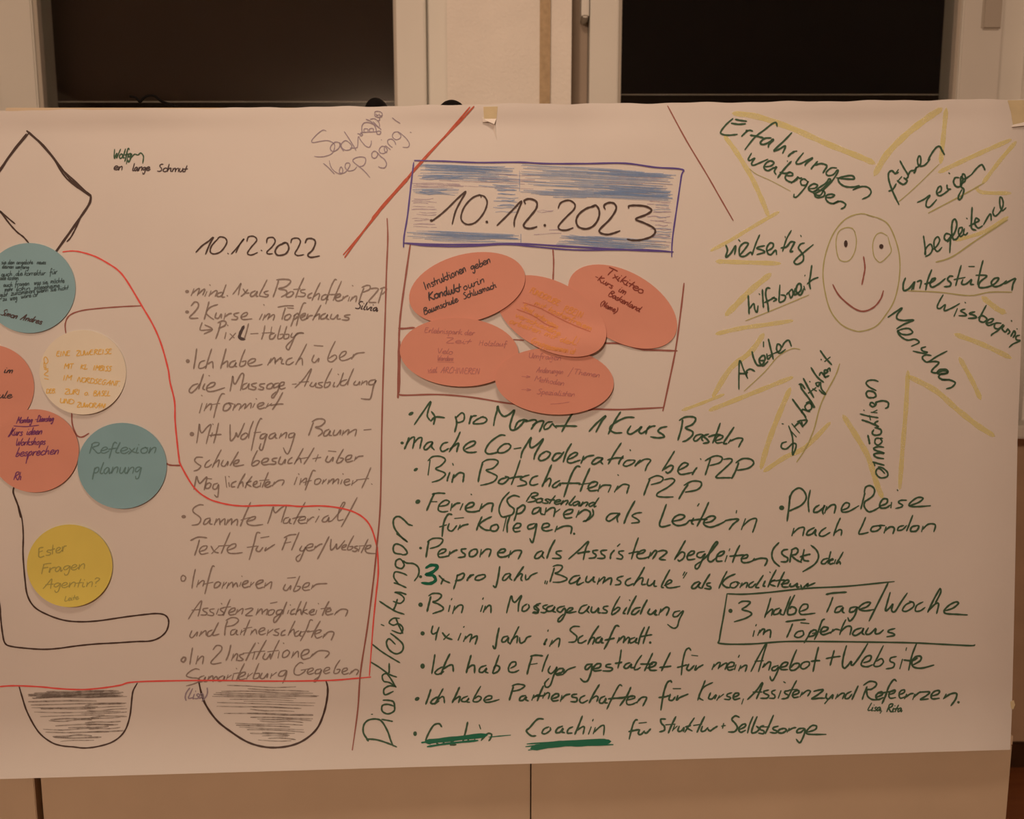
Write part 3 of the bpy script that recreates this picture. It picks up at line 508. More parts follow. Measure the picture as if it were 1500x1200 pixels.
# --- first date and second date (traced)
D1 = tr("135 198 180 150 230 115 262 88 235 140 205 212;300 95 250 150 240 195 270 210 320 190 360 130 350 95 315 85 295 95;368 205 372 210;395 210 440 160 488 98 455 140 428 200;"
        "508 118 520 85 560 82 580 110 540 160 512 205 540 218 585 200;612 183 618 187;652 130 660 95 700 90 715 120 690 160 655 195 665 210 695 208;"
        "790 130 740 150 715 190 735 220 790 210 815 170 800 130 770 130;830 128 840 100 880 95 900 120 880 170 860 205 880 222 925 215;935 130 950 100 990 100 1010 125 990 180 955 215 975 235 1040 225", 260, 330, 5)
lines([], INKK, each=False, extra=[(g_, 2.4) for g_ in D1], name='date_heading', label='black date 10.12.2022')
D2 = tr("450 650 520 600 600 530 690 440 765 378 720 460 670 560 640 675;905 430 890 410 820 440 750 520 720 610 740 660 790 680 860 655 930 570 960 480 935 425 890 410;958 655 964 662;"
        "1050 688 1110 630 1190 550 1275 465 1240 560 1210 640 1208 700;1310 490 1300 460 1350 445 1410 470 1410 530 1350 610 1295 680 1310 710 1360 716 1415 700;1484 685 1490 692", 560, 220, 6.25)
D2 += tr("235 530 260 480 330 458 385 490 380 540 310 610 240 690 250 725 310 732 370 710;565 515 500 530 430 580 400 640 420 700 490 720 560 690 605 620 610 550 580 505 540 515;"
         "665 540 655 505 700 480 750 490 765 540 710 630 620 720 620 755 680 772 740 760 800 738;880 530 885 510 950 505 1040 515 1090 550 1040 590 945 630 1020 665 1100 705 1125 745 1090 790 1000 820 920 825 868 815", 780, 220, 6.25)
lines([], INKK, lift=.0011, each=False, extra=[(g_, 2.7) for g_ in D2], dots=[(713, 325, 2, 2), (798, 330, 2, 2), (632, 323, 2.4, 2)], name='date_heading', label='large black date 10.12.2023')
hb, hb2, hv = Ink(pd, .0007), Ink(pd, .0008), Ink(pd, .0007)
for (I_, a) in ((hb, (612, 760, 240, 262, 26, 1.7, .03)), (hb2, (622, 745, 240, 249, 12, 1.7, .05)), (hb2, (612, 680, 257, 264, 7, 1.6, 0)), (hb, (604, 672, 276, 286, 9, 1.6, .02)), (hb2, (612, 655, 278, 284, 5, 1.6, 0)),
                (hb, (700, 762, 258, 274, 9, 1.6, .04)), (hb, (722, 760, 272, 312, 15, 1.7, .04)), (hb2, (728, 756, 276, 302, 7, 1.7, .03)), (hb, (596, 766, 337, 346, 13, 1.6, .04)), (hb2, (612, 760, 338, 344, 8, 1.6, .05)), (hb, (600, 764, 346, 353, 9, 1.5, .02)),
                (hb, (762, 985, 241, 284, 52, 1.7, .05)), (hb2, (850, 990, 246, 256, 9, 1.6, .05)), (hb2, (870, 980, 270, 284, 13, 1.7, .06)), (hb, (780, 880, 276, 288, 12, 1.7, .03)), (hb2, (880, 985, 276, 286, 9, 1.8, .04)),
                (hb, (820, 980, 343, 354, 15, 1.7, .07)), (hb2, (830, 915, 343, 352, 9, 1.8, .08)), (hb2, (815, 970, 352, 360, 10, 1.8, .05)), (hb, (955, 984, 335, 352, 8, 1.6, .02)), (hb, (955, 984, 300, 320, 7, 1.5, .02)),
                (hv, (604, 690, 266, 276, 7, 1.5, .01)), (hv, (603, 640, 288, 333, 19, 1.5, .03)), (hv, (700, 800, 255, 268, 6, 1.4, .02)), (hv, (948, 984, 293, 360, 22, 1.5, .02)), (hv, (786, 815, 305, 313, 4, 1.4, 0)), (hv, (880, 986, 256, 275, 9, 1.4, .04)),
                (hv, (640, 800, 262, 272, 4, 1.2, .04)), (hv, (782, 840, 335, 345, 3, 1.2, -.04))):
    hatch(I_, a[0], a[1], a[2], a[3], max(2, int(a[4] * .62)), a[5] * .85, a[6])
hb2.line([(761, 250), (761, 280)], 1.3); hb2.line([(763, 343), (763, 355)], 1.8)
for o_ in (hb.build('blue_hatching', HB, poster, 'light blue crayon hatching'), hb2.build('blue_hatching', HB2, poster), hv.build('violet_hatching', HV, poster)): o_['kind'] = 'stuff'
lines([], INKV, lift=.0012, extra=[([(607, 235), (650, 236), (700, 238), (760, 237.5), (800, 239.5), (860, 239.5), (915, 239), (960, 245), (999, 248), (998, 258), (992, 300), (985, 350), (984, 376)], 2.4),
      ([(606, 238), (602, 270), (597, 315), (592, 345), (591, 362)], 2.4), ([(591, 356), (640, 358), (700, 358), (760, 357), (830, 361), (900, 365), (986, 369)], 2.6),
      ([(592, 356), (625, 360), (680, 361), (740, 358), (780, 361), (840, 366), (910, 366), (950, 366), (986, 369)], 2.2)], name='violet_frame', label='blue-violet ruled frame around the second date')
lines([], INKB, extra=[([(601, 358), (595, 400), (588, 450), (585, 482), (584, 520), (583, 575), (583, 583)], 2.6), ([(585, 500), (584, 575)], 4.2), ([(583, 575), (590, 579), (640, 578), (690, 582), (745, 591), (790, 596)], 2.3),
      ([(584, 481), (590, 481.5), (607, 480)], 3), ([(752, 497.5), (767, 498.5)], 2.6), ([(810, 366), (811, 385), (810, 412)], 2.2), ([(884, 503), (905, 503), (922, 507), (940, 512), (960, 513), (992, 514)], 2.4),
      ([(1002, 415), (998, 450), (990, 510), (980, 560), (971, 602)], 2.4), ([(862, 601), (875, 599.5), (910, 600), (972, 597)], 2.4)], name='brown_red_frame', label='brown-red ruled box under the date')

# --- green lines, right half
gp = dict(m=INKG, w=2.65, slant=.30)
A_, B_, K_, F_, G_ = (570, 580), (850, 580), (1120, 640), (1030, 790), (1200, 820)
D_, E_, H_, I_, J_ = (510, 740), (780, 770), (510, 930), (780, 940), (1040, 920)
TRACED = [
[(A_, "185 210 240 130 305 40 285 110 280 150 300 180"), (A_, "310 115 335 155 325 210;305 185 340 155 405 160")],
[(A_, "485 150 495 200 480 265;490 160 530 125 550 140 545 180 510 195 490 190;600 145 590 190 585 205;592 175 610 150 640 145;690 150 640 175 615 200 640 205 690 200 715 180 705 160 670 155")],
[(A_, "765 218 775 160 790 110 795 75 810 120 840 150 880 135 918 105 900 160 885 220 895 250 930 245 965 215 990 185 1010 182 985 175 945 190 925 225 920 245;1000 190 1060 175 1080 190 1060 215 1040 245;1050 215 1090 190 1130 185 1120 220 1100 262;1195 190 1160 195 1135 225 1140 245 1170 235 1195 205 1205 215 1225 235;1345 125 1310 180 1265 262;1215 222 1280 220 1375 222")],
[(B_, "65 260 120 200 188 145 155 190 115 265")],
[(B_, "295 118 255 180 205 280;395 158 330 160 250 200 215 240 250 270 305 270;370 220 345 265 370 280 420 250 450 225 430 260 450 275 490 250;510 220 490 245 480 280;490 245 520 225 550 220;635 225 590 235 570 260 600 280 615 300 570 308 515 300")],
[(B_, "750 175 740 240 715 325;725 180 770 155 830 155 845 175 820 210 770 235 820 260 820 290 780 325 750 335;890 280 850 290 830 320 850 330 885 300 900 285 890 315 900 330;940 280 905 295 930 320 940 340 900 348;1025 200 1000 270 970 345;940 300 990 285 1030 285;985 330 1030 315 1045 295 1015 290 990 320 1000 345 1040 340;1125 230 1085 290 1050 345 1075 350;1100 320 1085 345;1090 335 1150 310 1190 315 1175 345 1160 375")],
[(A_, "145 305 130 350 112 390;125 355 160 310 185 305 180 350 172 385;178 350 215 310 240 310 232 350 225 385;315 335 280 345 255 380 270 395 300 370 320 340 310 370 330 395;430 340 395 350 375 385 390 408 420 395 435 385;520 265 490 330 440 410;445 390 490 355 510 350 500 385 495 410;560 390 620 360 630 335 600 335 560 360 545 390 570 412 610 415 640 410")],
[(A_, "850 290 810 290 740 340 705 400 725 425 770 420 800 410;880 350 840 355 800 390 800 415 840 415 880 390 890 365 870 350;915 388 965 380")],
[(A_, "965 455 975 410 1010 350 1040 305 1030 350 1040 380 1080 360 1130 315 1100 370 1070 425 1060 465;1150 405 1110 430 1095 460 1115 475 1160 455 1180 420 1150 405;1260 420 1220 425 1195 465 1215 475 1250 450 1280 410;1335 350 1300 410 1275 485;1310 465 1350 450 1380 425 1360 415 1320 440 1305 480 1330 492 1370 480 1400 470;1425 440 1415 470 1405 495;1420 470 1450 445 1500 435"), (B_, "165 455 120 455 85 490 105 500 150 475 165 455 150 480 165 500;300 345 250 420 205 500;200 470 260 455 315 455;315 440 290 475 280 500;365 395 368 402;385 470 340 475 315 505 340 515 385 495 400 475 385 470;400 515 420 490 440 470;415 500 470 465 515 470 490 510 475 550")],
[(B_, "690 405 650 470 600 550;610 540 660 510 680 520 665 550 640 565 625 555;720 545 770 520 790 500 760 490 730 515 715 550 735 575 780 570 820 560;855 525 835 550 820 578;880 460 884 465")],
[(B_, "955 455 935 520 915 580;915 475 970 445 1010 440 1040 455 1020 490 950 510;1050 465 1100 460 1110 480 1060 530 1000 585 1000 600 1060 600 1110 600;1160 490 1140 545 1110 605;1140 490 1190 460 1250 465 1270 495 1230 530 1150 545")],
[(A_, "300 470 285 580;285 475 320 445 380 445 412 470 380 510 340 535 400 560 410 580 370 615 315 632;445 560 430 600 425 625;465 495 470 508;475 575 465 610 460 635;468 605 510 565 545 570 545 600 540 632")],
[(A_, "685 490 665 560 652 630;680 490 720 468 780 468 798 490 760 530 710 545 760 570 790 590 770 625 720 645 670 655;860 600 820 610 800 635 830 645 860 625 875 600 850 590;960 470 930 560 895 650;880 605 930 595 975 590;1025 580 990 590 960 610 1000 630 1000 650 940 662;1090 585 1050 600 1030 640 1050 655 1090 645;1190 505 1150 600 1120 665;1130 640 1170 605 1185 620 1170 665;1250 620 1215 640 1195 665 1220 670 1255 640 1250 660;1400 520 1370 520 1330 590 1280 740;1260 640 1330 640 1400 640;1470 530 1430 620 1400 700;1390 650 1500 635"), (B_, "50 680 110 660 125 635 90 630 60 660 70 695 130 690;145 650 130 700;135 680 170 655 225 655;225 660 205 705;275 578 280 582;275 660 250 705;255 695 310 650 355 655 350 680 340 715")],
[(B_, "510 610 490 660 465 728;500 610 560 585 605 600 590 630 520 650;615 615 670 605 690 625 640 670 570 710 565 735 620 742 680 740;790 650 760 690 722 755;760 655 820 625 880 630 885 660 850 690 770 705")],
[(A_, "330 715 305 770 275 840;315 720 360 712 410 715;300 775 350 775;365 810 420 800 440 775 410 765 370 795 360 835 390 850 430 845;460 790 450 840;455 820 490 790 520 785;540 790 520 835;600 720 604 724;560 825 610 810 620 785 590 785 560 815 570 845 620 850 660 840;680 790 660 845;665 830 720 790 760 790 755 820 750 850")],
[(A_, "880 705 830 760 805 830 820 880 850 890;955 740 910 730 865 760 880 800 915 830 900 870 840 885;940 820 930 870 915 915;935 830 980 800 995 820 970 855 935 865;1100 815 1060 830 1050 865 1090 850 1110 820 1110 860 1135 870;1150 820 1140 870;1145 850 1190 820 1215 830 1205 885;1210 860 1250 830;1280 870 1330 860 1345 835 1310 835 1280 860 1290 895 1340 890;1390 840 1370 890;1375 875 1430 835 1470 850 1470 880 1440 920"), (B_, "90 830 95 870 60 905 20 920")],
[(B_, "280 860 220 865 190 900 210 918 250 895 290 860 270 895 275 925;400 770 350 860 320 935;450 855 410 860 380 880 420 905 430 925 375 932")],
[(B_, "630 795 600 880 580 940 600 960 660 945;670 920 740 905 765 880 730 870 690 890 675 925 710 950 770 940 800 910;830 895 815 930 830 940;870 790 858 808;940 780 900 870 855 955;800 915 870 905 930 905;910 930 960 920 990 890 960 880 920 900 905 940 950 962 1010 945 1060 920;1060 915 1110 905 1160 905 1120 940 1090 980;1145 840 1142 858;1210 900 1180 980;1185 960 1240 910 1290 900 1280 950 1262 1000")],
[(A_, "460 870 430 870 400 930 388 1030;370 960 420 945;440 935 430 975 460 990 495 950;520 945 505 980;510 970 540 950 580 940;480 898 545 892")],
[(A_, "680 885 655 940 640 985;750 885 700 910 660 945 700 980 740 985;790 940 750 955 745 985 780 990 800 965 790 940;860 885 835 990;885 880 865 940 865 1000;905 970 950 965 965 940 935 935 910 965 920 995 960 990;1065 935 1020 950 1020 975 1060 965 1080 935 1070 1000 1050 1075 1030 1045;1120 970 1170 955 1165 935 1130 940 1120 975 1150 990 1195 980;1230 955 1215 995;1225 980 1280 955 1335 960 1330 1010")],
[(K_, "185 430 180 500 165 618;180 480 200 410 250 375 290 400 305 450 270 500 200 535 180 545;335 390 320 470 325 550;400 500 370 520 360 550 390 550 430 520 440 500 425 540 430 568;455 510 440 560;445 540 490 500 520 505 510 560;560 540 610 520 620 490 590 485 565 520 570 550 620 545 690 505")],
[(K_, "735 410 720 470 705 530;730 410 740 370 775 358 805 385 795 430 750 465 735 475 730 510 760 548 800 540 850 510;840 508 890 490 900 460 870 455 845 490 850 520 890 520 920 500;930 480 925 520;972 388 976 394;1040 465 1000 465 980 480 1010 500 1000 515 960 525;1060 505 1130 480 1160 450 1120 445 1070 480 1060 505 1110 512 1215 505")],
[(K_, "215 670 200 725;205 710 250 670 290 665 285 700 280 725;365 665 320 690 310 720 350 710 375 680 370 710 380 725;450 665 415 690 400 720 430 728 480 700;555 595 530 650 505 725;510 705 550 680 565 690 560 722")],
[(K_, "740 590 715 650 690 705 710 712 760 700;840 650 790 660 780 690 820 690 850 665 840 650 880 650;890 660 875 705;880 690 920 660 950 670 940 710;1020 650 985 660 975 685 1010 680 1040 650;1085 575 1060 640 1040 690;1120 650 1080 660 1070 690 1110 690 1130 660 1120 650;1160 655 1150 695;1155 680 1200 640 1250 645 1240 695")],
[(F_, "260 470 290 455 345 460 320 490 285 515 335 530 355 550 310 580 228 605")],
[(F_, "495 430 475 500 450 575;455 555 500 515 510 520 500 560;560 505 525 520 515 550 550 545 570 515 565 545 585 555;640 420 610 500 590 555;670 410 630 490 620 550 670 545 680 510 650 495 635 510;710 530 760 510 765 480 730 480 705 520 715 550 760 550 820 542")],
[(F_, "950 425 930 480 905 535;900 405 950 395 1050 388;1020 490 980 500 965 535 1000 530 1025 500 1020 530 1035 540;1120 495 1080 505 1075 535 1110 525 1130 495 1110 560 1075 600 1060 575;1150 512 1200 495 1225 465 1190 465 1150 490 1145 515 1190 525 1250 515")],
[(G_, "520 240 500 310 485 375 520 350 540 325 530 370 555 380 600 310 645 245;680 310 635 330 610 370 640 378 690 345 690 315 660 305;760 310 715 335 705 375 740 375 775 350;885 210 840 290 795 385;800 375 850 325 875 325 860 395;885 210 890 240 850 320;920 375 980 355 1020 320 1000 310 950 335 915 375 930 395 1000 400 1085 405")],
[(F_, "375 670 365 712;390 625 385 635;415 665 400 705;405 690 435 660 450 665 440 700;445 685 480 665 495 675 490 722")],
[(F_, "655 620 635 670 612 720;605 605 680 595 750 588;730 670 690 680 670 710 700 720 735 700 730 670;715 612 775 618;790 670 770 710 740 760;775 690 810 665 830 675 810 705 770 715;890 585 870 600 845 670 815 735;800 690 850 680;860 682 900 670 915 650 880 645 860 680 880 700 940 680;950 660 935 690;940 680 970 660 1000 665;1045 590 1020 640 1000 700;1005 680 1050 640 1085 645 1075 700;1160 650 1115 665 1095 695 1120 705 1165 675 1175 650 1165 685 1180 700;1210 650 1190 690 1220 695 1265 655 1260 690 1290 690 1320 665;1405 655 1365 665 1355 680 1390 690 1400 705 1345 715")],
]
TRACED += [
[(D_, "590 265 580 320 570 382;580 270 620 245 680 245 692 265 660 300 600 318;665 360 705 345 715 325 685 325 660 350 665 380 700 380 740 370;745 340 735 375;740 360 780 335 800 330;865 320 830 325 835 345 855 360 850 378 805 385;915 325 890 345 890 375 920 375 945 350 940 325 915 325;975 325 965 380;970 365 1010 325 1045 330 1030 380;1100 350 1140 345 1150 325 1120 325 1095 355 1110 380 1150 378 1190 360;1190 335 1175 385;1185 365 1220 335 1268 335 1260 365 1245 395")],
[(E_, "70 185 35 200 15 235 40 240 70 215 80 190 70 220 85 240;165 105 130 170 105 240;215 185 180 190 175 205 205 225 200 240 145 240")],
[(E_, "265 245 340 180 410 115 390 170 372 250;330 205 380 195 420 190;480 180 445 185 445 200 465 215 455 235 412 240;545 180 505 185 505 205 530 225 520 240 475 240;600 180 575 210 570 245;640 135 622 152;670 185 635 190 635 205 660 225 650 245 615 240;775 90 750 160 725 245;705 205 750 195 780 190;770 210 810 200 825 180 795 185 765 215 775 240 820 240 860 225;865 195 850 240;860 225 895 185 910 195 880 245;920 190 960 182 985 195 960 220 930 245 975 252")],
[(E_, "1120 110 1080 180 1040 250;1050 235 1090 195 1115 205 1105 240 1075 260 1065 250;1130 225 1175 210 1185 190 1160 190 1135 220 1140 250 1190 245;1260 190 1215 200 1205 225 1235 235 1265 205 1240 260 1215 310 1195 315 1195 290 1240 260;1245 255 1300 200 1355 130 1340 125 1300 190 1285 250 1310 265 1340 240;1350 230 1390 215 1405 190 1375 195 1350 225 1350 260 1390 260;1425 220 1410 265;1445 170 1440 185"), (F_, "268 45 240 100 215 170;195 125 250 120 300 115;280 145 320 135 325 115 300 120 280 145 290 170 330 170 370 155;375 140 360 160;365 155 420 140 465 145 465 170 450 195")],
[(F_, "555 25 515 70 503 120 520 165 560 200;620 75 590 80 575 100 590 120 620 140 610 165 570 165;650 85 640 130 635 170;645 80 680 65 695 85 680 110 650 120 680 150 720 170;740 75 730 120 715 165;710 130 760 115 785 110;730 130 740 155 775 160;790 45 830 80 845 130 815 185 730 238")],
[(F_, "915 140 880 150 865 175 890 180 915 155;935 90 925 130 915 180;920 160 950 150 945 145 925 160 930 182 955 175;970 150 960 180;1025 95 1000 140 975 180 1000 165 1005 185")],
[(D_, "665 515 700 550 745 570;700 540 690 555 680 580")],
[(D_, "800 510 790 560 772 615;795 520 840 500 850 515 830 545 785 555;900 510 880 535 870 555;880 535 905 515 920 510;985 510 945 520 930 545 960 550 1000 530 1000 512 975 510")],
[(D_, "1110 450 1100 520 1085 590 1075 602 1062 590;1185 500 1150 510 1130 545 1150 550 1180 520 1190 505 1185 535 1200 550;1285 450 1250 500 1215 555;1225 535 1260 505 1275 510 1265 540 1275 555;1300 510 1300 545 1320 540 1340 515 1385 495")],
[(E_, "95 405 90 425;110 408 103 428;160 310 145 360 128 412;150 300 180 290 215 295 215 315 190 340 165 350 210 365 250 385 245 400 200 415 150 415;345 365 300 375 270 410 280 425 320 410 350 380 330 410 330 435 375 415;400 370 390 405 410 415 440 390 450 375 445 405 460 415;490 385 475 430;480 415 520 380 530 385 515 425;520 415 565 385 580 395 570 435;665 370 630 380 620 395 645 410 640 430 605 435;720 385 690 400 680 425 700 440 740 425;820 305 790 360 740 440;750 420 790 385 810 390 800 430 830 430;850 390 840 430 860 440 890 415 895 400 890 440 910 445;1005 325 970 390 945 445 960 455;965 440 1010 420 1020 405 1000 400 975 430 990 455 1030 455 1080 445;1115 340 1102 365;1130 345 1105 385")],
[(E_, "1220 410 1185 425 1165 455 1190 460 1220 430 1230 415 1215 445 1235 460;1300 355 1265 410 1240 460;1305 420 1280 425 1280 440 1305 450 1300 465 1260 460")],
[(F_, "175 235 145 290 115 360;235 255 180 280 140 320 165 350 195 355;240 310 205 325 200 350 230 355 255 330 245 312 270 325;285 320 270 355;275 345 310 320 325 325 315 355;370 310 340 330 335 350 360 350 385 325;440 265 410 310 385 350 410 355;455 305 440 340 455 345;488 240 492 245;535 225 500 290 475 350;490 310 530 300 500 310 490 330 530 345;595 240 565 300 545 350;530 305 570 300 600 300;570 330 620 320 625 300 600 305 580 330 585 350 625 350;640 325 635 345 660 345 690 325 685 350 705 350;715 335 725 365 745 345 770 325 760 345 820 320")],
[(D_, "605 670 590 730 578 780;590 665 620 648 670 650 682 670 650 700 620 710 660 725 695 750 690 770 650 785 620 795;745 735 735 780;760 685 755 695;780 740 765 795;770 775 810 735 840 740 830 790")],
[(D_, "985 735 970 780;990 680 985 690;1005 740 990 785;995 770 1030 735 1045 745 1045 790")],
[(D_, "1160 790 1175 730 1195 665 1205 700 1225 710 1270 662 1250 720 1245 780;1310 725 1280 745 1275 775 1300 775 1325 750 1320 728;1395 735 1365 740 1365 760 1390 775 1385 792 1350 790"), (E_, "60 570 30 580 25 595 45 615 35 635 5 632;110 580 80 590 80 605 105 620 90 638 60 636;150 585 110 600 105 625 140 625 165 595 150 625 170 635;235 590 195 600 180 620 205 635 235 605 240 640 215 690 190 705 190 685 225 650;250 640 285 620 295 605 270 605 250 630 270 640 320 630;400 580 360 595 340 635 370 640 405 610 415 590 400 620 415 640;435 595 430 630 455 635 485 605 480 635 500 640;555 590 525 595 520 610 545 625 540 640 505 640;640 520 600 590 580 650 610 640 640 610 625 600 590 625;690 600 665 640 680 645;710 545 714 550;760 515 720 590 695 650;790 600 750 610 725 645 750 650 785 620;840 545 810 600 790 650;860 610 845 640 870 650 905 620 895 650 915 655;940 610 925 655;930 640 975 600 1000 610 980 660;1080 625 1040 635 1030 665 1060 665 1090 635 1105 630 1075 690 1060 740 1030 752 990 725")],
[(D_, "620 885 610 930 625 945 650 930;665 895 650 940 640 990;690 935 720 970 762 985;740 945 700 985")],
[(D_, "825 940 805 990;850 890 845 895;860 960 845 1000;850 985 890 950 905 955 890 1005;895 985 935 960 945 970 930 1020")],
[(D_, "1105 900 1090 970 1080 1040 1070 1050 1060 1030;1170 960 1135 970 1125 1000 1150 1000 1175 970 1170 1000 1185 1015;1250 890 1220 950 1185 1020;1195 990 1235 960 1240 975 1235 1010;1255 970 1260 1010 1290 1000 1310 970 1340 960")],
[(E_, "105 830 85 870 95 865;115 765 112 775;145 840 125 885;130 875 180 830 200 835 190 890")],
[(E_, "345 740 300 740 275 765 300 790 325 815 310 850 265 855;370 805 340 825 335 855 360 860 395 840;485 735 440 800 405 870;415 840 440 820 455 830 440 870;500 815 470 830 465 855 490 855 510 825 505 855 520 860;635 740 610 735 580 790 555 850 525 905;530 840 580 830 600 825;635 820 620 860;625 850 660 815 675 820 665 860;670 850 700 820 710 830 700 865;750 820 715 835 715 860 745 850 765 825 755 855 775 860;820 745 790 810 775 870;855 740 830 800 810 865;790 815 840 805 875 800")],
[(H_, "635 145 625 210 612 285;690 235 655 255 635 280 660 290 700 270;745 140 710 210 680 290;690 255 740 225 765 225 770 270")],
[(H_, "900 150 880 220 865 280;870 250 905 225 925 230 925 280;1010 225 970 240 960 270 985 275 1015 245 1005 270 1025 280;1105 150 1080 220 1060 280 1095 270 1110 240 1085 225 1065 245;1190 245 1225 225 1225 200 1195 205 1175 240 1180 270 1215 275 1250 260")],
[(H_, "1345 165 1325 230 1310 290;1335 160 1370 150 1425 155;1325 220 1385 210"), (I_, "115 95 90 155 70 220;130 180 115 215 135 235 165 210 180 185 155 250 130 320 100 335 90 305 120 270;175 235 215 225 225 200 195 200 170 225 180 245 225 240;235 205 225 240;230 235 260 205 315 185")],
[(I_, "440 165 400 170 385 195 400 205 435 175 430 220 405 285 375 293 350 270;450 200 490 190 500 165 470 165 445 195 455 215 505 210;575 165 545 170 540 185 585 195 570 215 515 215;650 60 640 130 625 195;605 160 640 155 655 150;715 155 685 165 670 190 695 195 725 165 720 190 745 190;800 100 765 150 745 200 765 205 790 190;880 85 850 150 820 215;790 165 840 165 880 165;840 195 890 180 905 155 875 155 855 185 865 210 910 210;1010 80 975 150 945 215;930 190 980 185 1015 180")],
[(I_, "1160 65 1145 48 1120 70 1100 150 1090 245;1060 190 1100 180 1130 170;1145 165 1130 200 1150 210 1185 175;1200 175 1190 210 1215 190 1250 170;1165 100 1210 105")],
[(J_, "30 265 15 305;20 290 60 255 75 260 60 300;65 290 110 260 125 265 110 305;125 290 170 280 175 255 145 255 125 285 140 310 175 300;190 270 180 305;215 200 208 215;225 275 210 315;215 300 255 275 270 280 258 320")],
[(J_, "300 320 350 220 415 110 390 200 355 320;330 245 390 240;400 260 385 290;385 290 430 250 445 260 430 310;500 275 460 290 455 310 480 310 505 285 490 330 460 385 445 375 440 355;510 290 555 280 570 255 540 255 515 285 525 305 570 305;635 160 605 230 585 300 615 310 650 285 650 260 615 265 595 290;710 245 675 260 665 290 690 300 725 275 725 250 700 248;795 140 775 220 755 320;740 245 780 240 805 240")],
[(J_, "910 165 895 220 880 275;850 225 900 215 955 208")],
[(J_, "1000 130 980 200 970 270 985 295 1010 275 1035 245 1035 270 1055 265 1110 190 1155 115"), (G_, "325 755 370 740 380 705 345 710 315 745 310 775 350 785 390 770;470 630 430 710 400 775 440 780 470 750 455 725 420 745;565 710 525 720 520 745 550 760 540 790 490 800;610 730 590 800;640 645 635 665;715 610 680 700 655 810;620 735 680 740 720 720;690 770 740 740 745 710 710 710 680 745 690 785 750 795 840 772")],
[(H_, "605 400 590 450 568 510;655 455 620 475 605 500 630 505 665 485;695 395 665 450 635 510;645 485 685 455 700 460 705 500")],
[(H_, "815 385 790 440 762 498;770 480 810 455 820 460 808 498;875 450 840 465 830 485 860 490 885 465 870 490 890 495;970 378 940 430 915 485 950 490 975 465 955 450 925 470;1000 480 1045 470 1050 450 1020 450 995 475 1010 495 1055 490 1105 475")],
[(H_, "1210 380 1195 430 1180 480;1200 375 1240 362 1290 370 1285 385 1250 405 1200 415;1300 445 1265 455 1255 480 1280 480 1305 455 1300 475 1320 485;1360 440 1345 480;1350 465 1380 445 1400 440;1430 375 1405 430 1385 485;1370 450 1410 448 1440 445"), (I_, "90 375 75 415;80 400 110 375 125 385 115 420;140 420 185 405 190 385 165 385 140 410 150 435 190 430;215 395 205 440;205 430 240 395 275 385;325 385 295 390 290 405 325 415 320 440 280 440;385 395 355 410 345 435 365 450 405 430;490 315 450 380 415 450;425 425 465 400 480 410 470 440;530 400 500 415 490 445 515 450 540 415 530 445 550 450;655 325 635 320 600 380 570 440 545 495;555 420 610 415 665 415;720 335 690 400 640 470;620 415 700 405 740 400;690 430 745 415 745 400 715 400 690 430 695 460 730 460 770 440;780 420 765 450;770 440 800 410 835 410 825 440 808 472")],
[(I_, "1020 300 1010 288 985 305 960 380 940 502;925 410 970 405 1000 395;1010 385 1000 425 1025 430 1045 405;1065 395 1055 430 1080 410 1140 385;1030 345 1085 345")],
[(I_, "1265 285 1240 350 1210 430;1320 300 1260 330 1230 370 1220 410 1250 430;1305 375 1290 415 1315 420 1345 390 1335 420;1370 395 1350 430;1355 420 1400 385"), (J_, "160 475 130 485 125 500 150 510 140 525 105 522;170 510 205 495 210 480 185 480 170 505 180 525 220 515;245 520 232 558")],
[(J_, "275 525 340 460 385 400 370 450 340 520;315 470 380 470;430 455 395 465 400 480 430 495 415 515 370 515;480 455 455 465 455 480 475 495 470 515 435 515;520 460 500 515;540 395 552 402;580 460 550 465 550 480 575 495 560 515 525 520;635 385 605 440 570 515;580 455 640 450;600 495 645 480 650 460 620 465 605 490 615 510 650 505;675 470 660 505;665 495 710 460 735 465 715 500;760 465 800 455 830 455 790 490 745 520 800 515 840 515")],
[(J_, "855 480 850 510 870 520 900 490 895 520;870 520 840 555;935 485 920 520;925 510 965 480 985 485 970 520;1035 465 1000 485 990 515 1015 515 1040 485;1085 425 1060 480 1040 525")],
[(J_, "1150 430 1130 480 1115 525;1125 420 1170 392 1215 400 1215 425 1180 450 1150 455 1155 500 1190 525 1240 525;1215 510 1260 490 1260 470 1235 475 1215 500 1230 525 1270 510;1365 390 1345 380 1310 430 1285 500 1260 555;1240 480 1300 470 1360 460;1310 490 1350 475 1355 455 1325 465 1310 490 1320 515 1360 510;1385 490 1420 475 1425 455 1400 460 1385 485 1395 515 1440 500"), (G_, "640 985 625 1020;630 1010 665 985 690 980;700 985 685 1025;690 1010 730 975 750 970;745 970 810 970 780 1000 740 1025 800 1020;820 1000 870 985 880 960 845 965 820 995 830 1020 880 1015;930 985 910 1020;915 1015 960 985 1005 980 1000 1020 965 1070")],
[(H_, "685 675 665 652 625 665 585 730 570 780 600 800;680 770 650 785 660 805 695 800 700 780;790 760 760 785 750 805 790 805;875 640 860 710 840 780;845 760 875 745 880 780;930 745 925 780;960 660 970 690;985 750 975 775;980 770 1020 725 1050 730 1045 755 1030 778")],
[(H_, "1430 618 1385 620 1330 680 1305 705 1340 740 1375 740"), (I_, "120 625 85 640 70 670 95 675 130 650 130 630;220 620 185 635 170 665 200 665 225 635 215 660 235 668;295 625 265 640 255 670 290 670;365 545 340 610 310 680;320 655 365 625 380 630 370 678;430 625 410 678;445 570 440 582;460 630 445 675;450 665 500 620 525 620 520 685")],
[(I_, "770 575 755 575 735 610 708 715;705 660 750 650 780 645;785 645 775 675 795 680 820 655;820 665 835 670 865 640;780 598 835 592")],
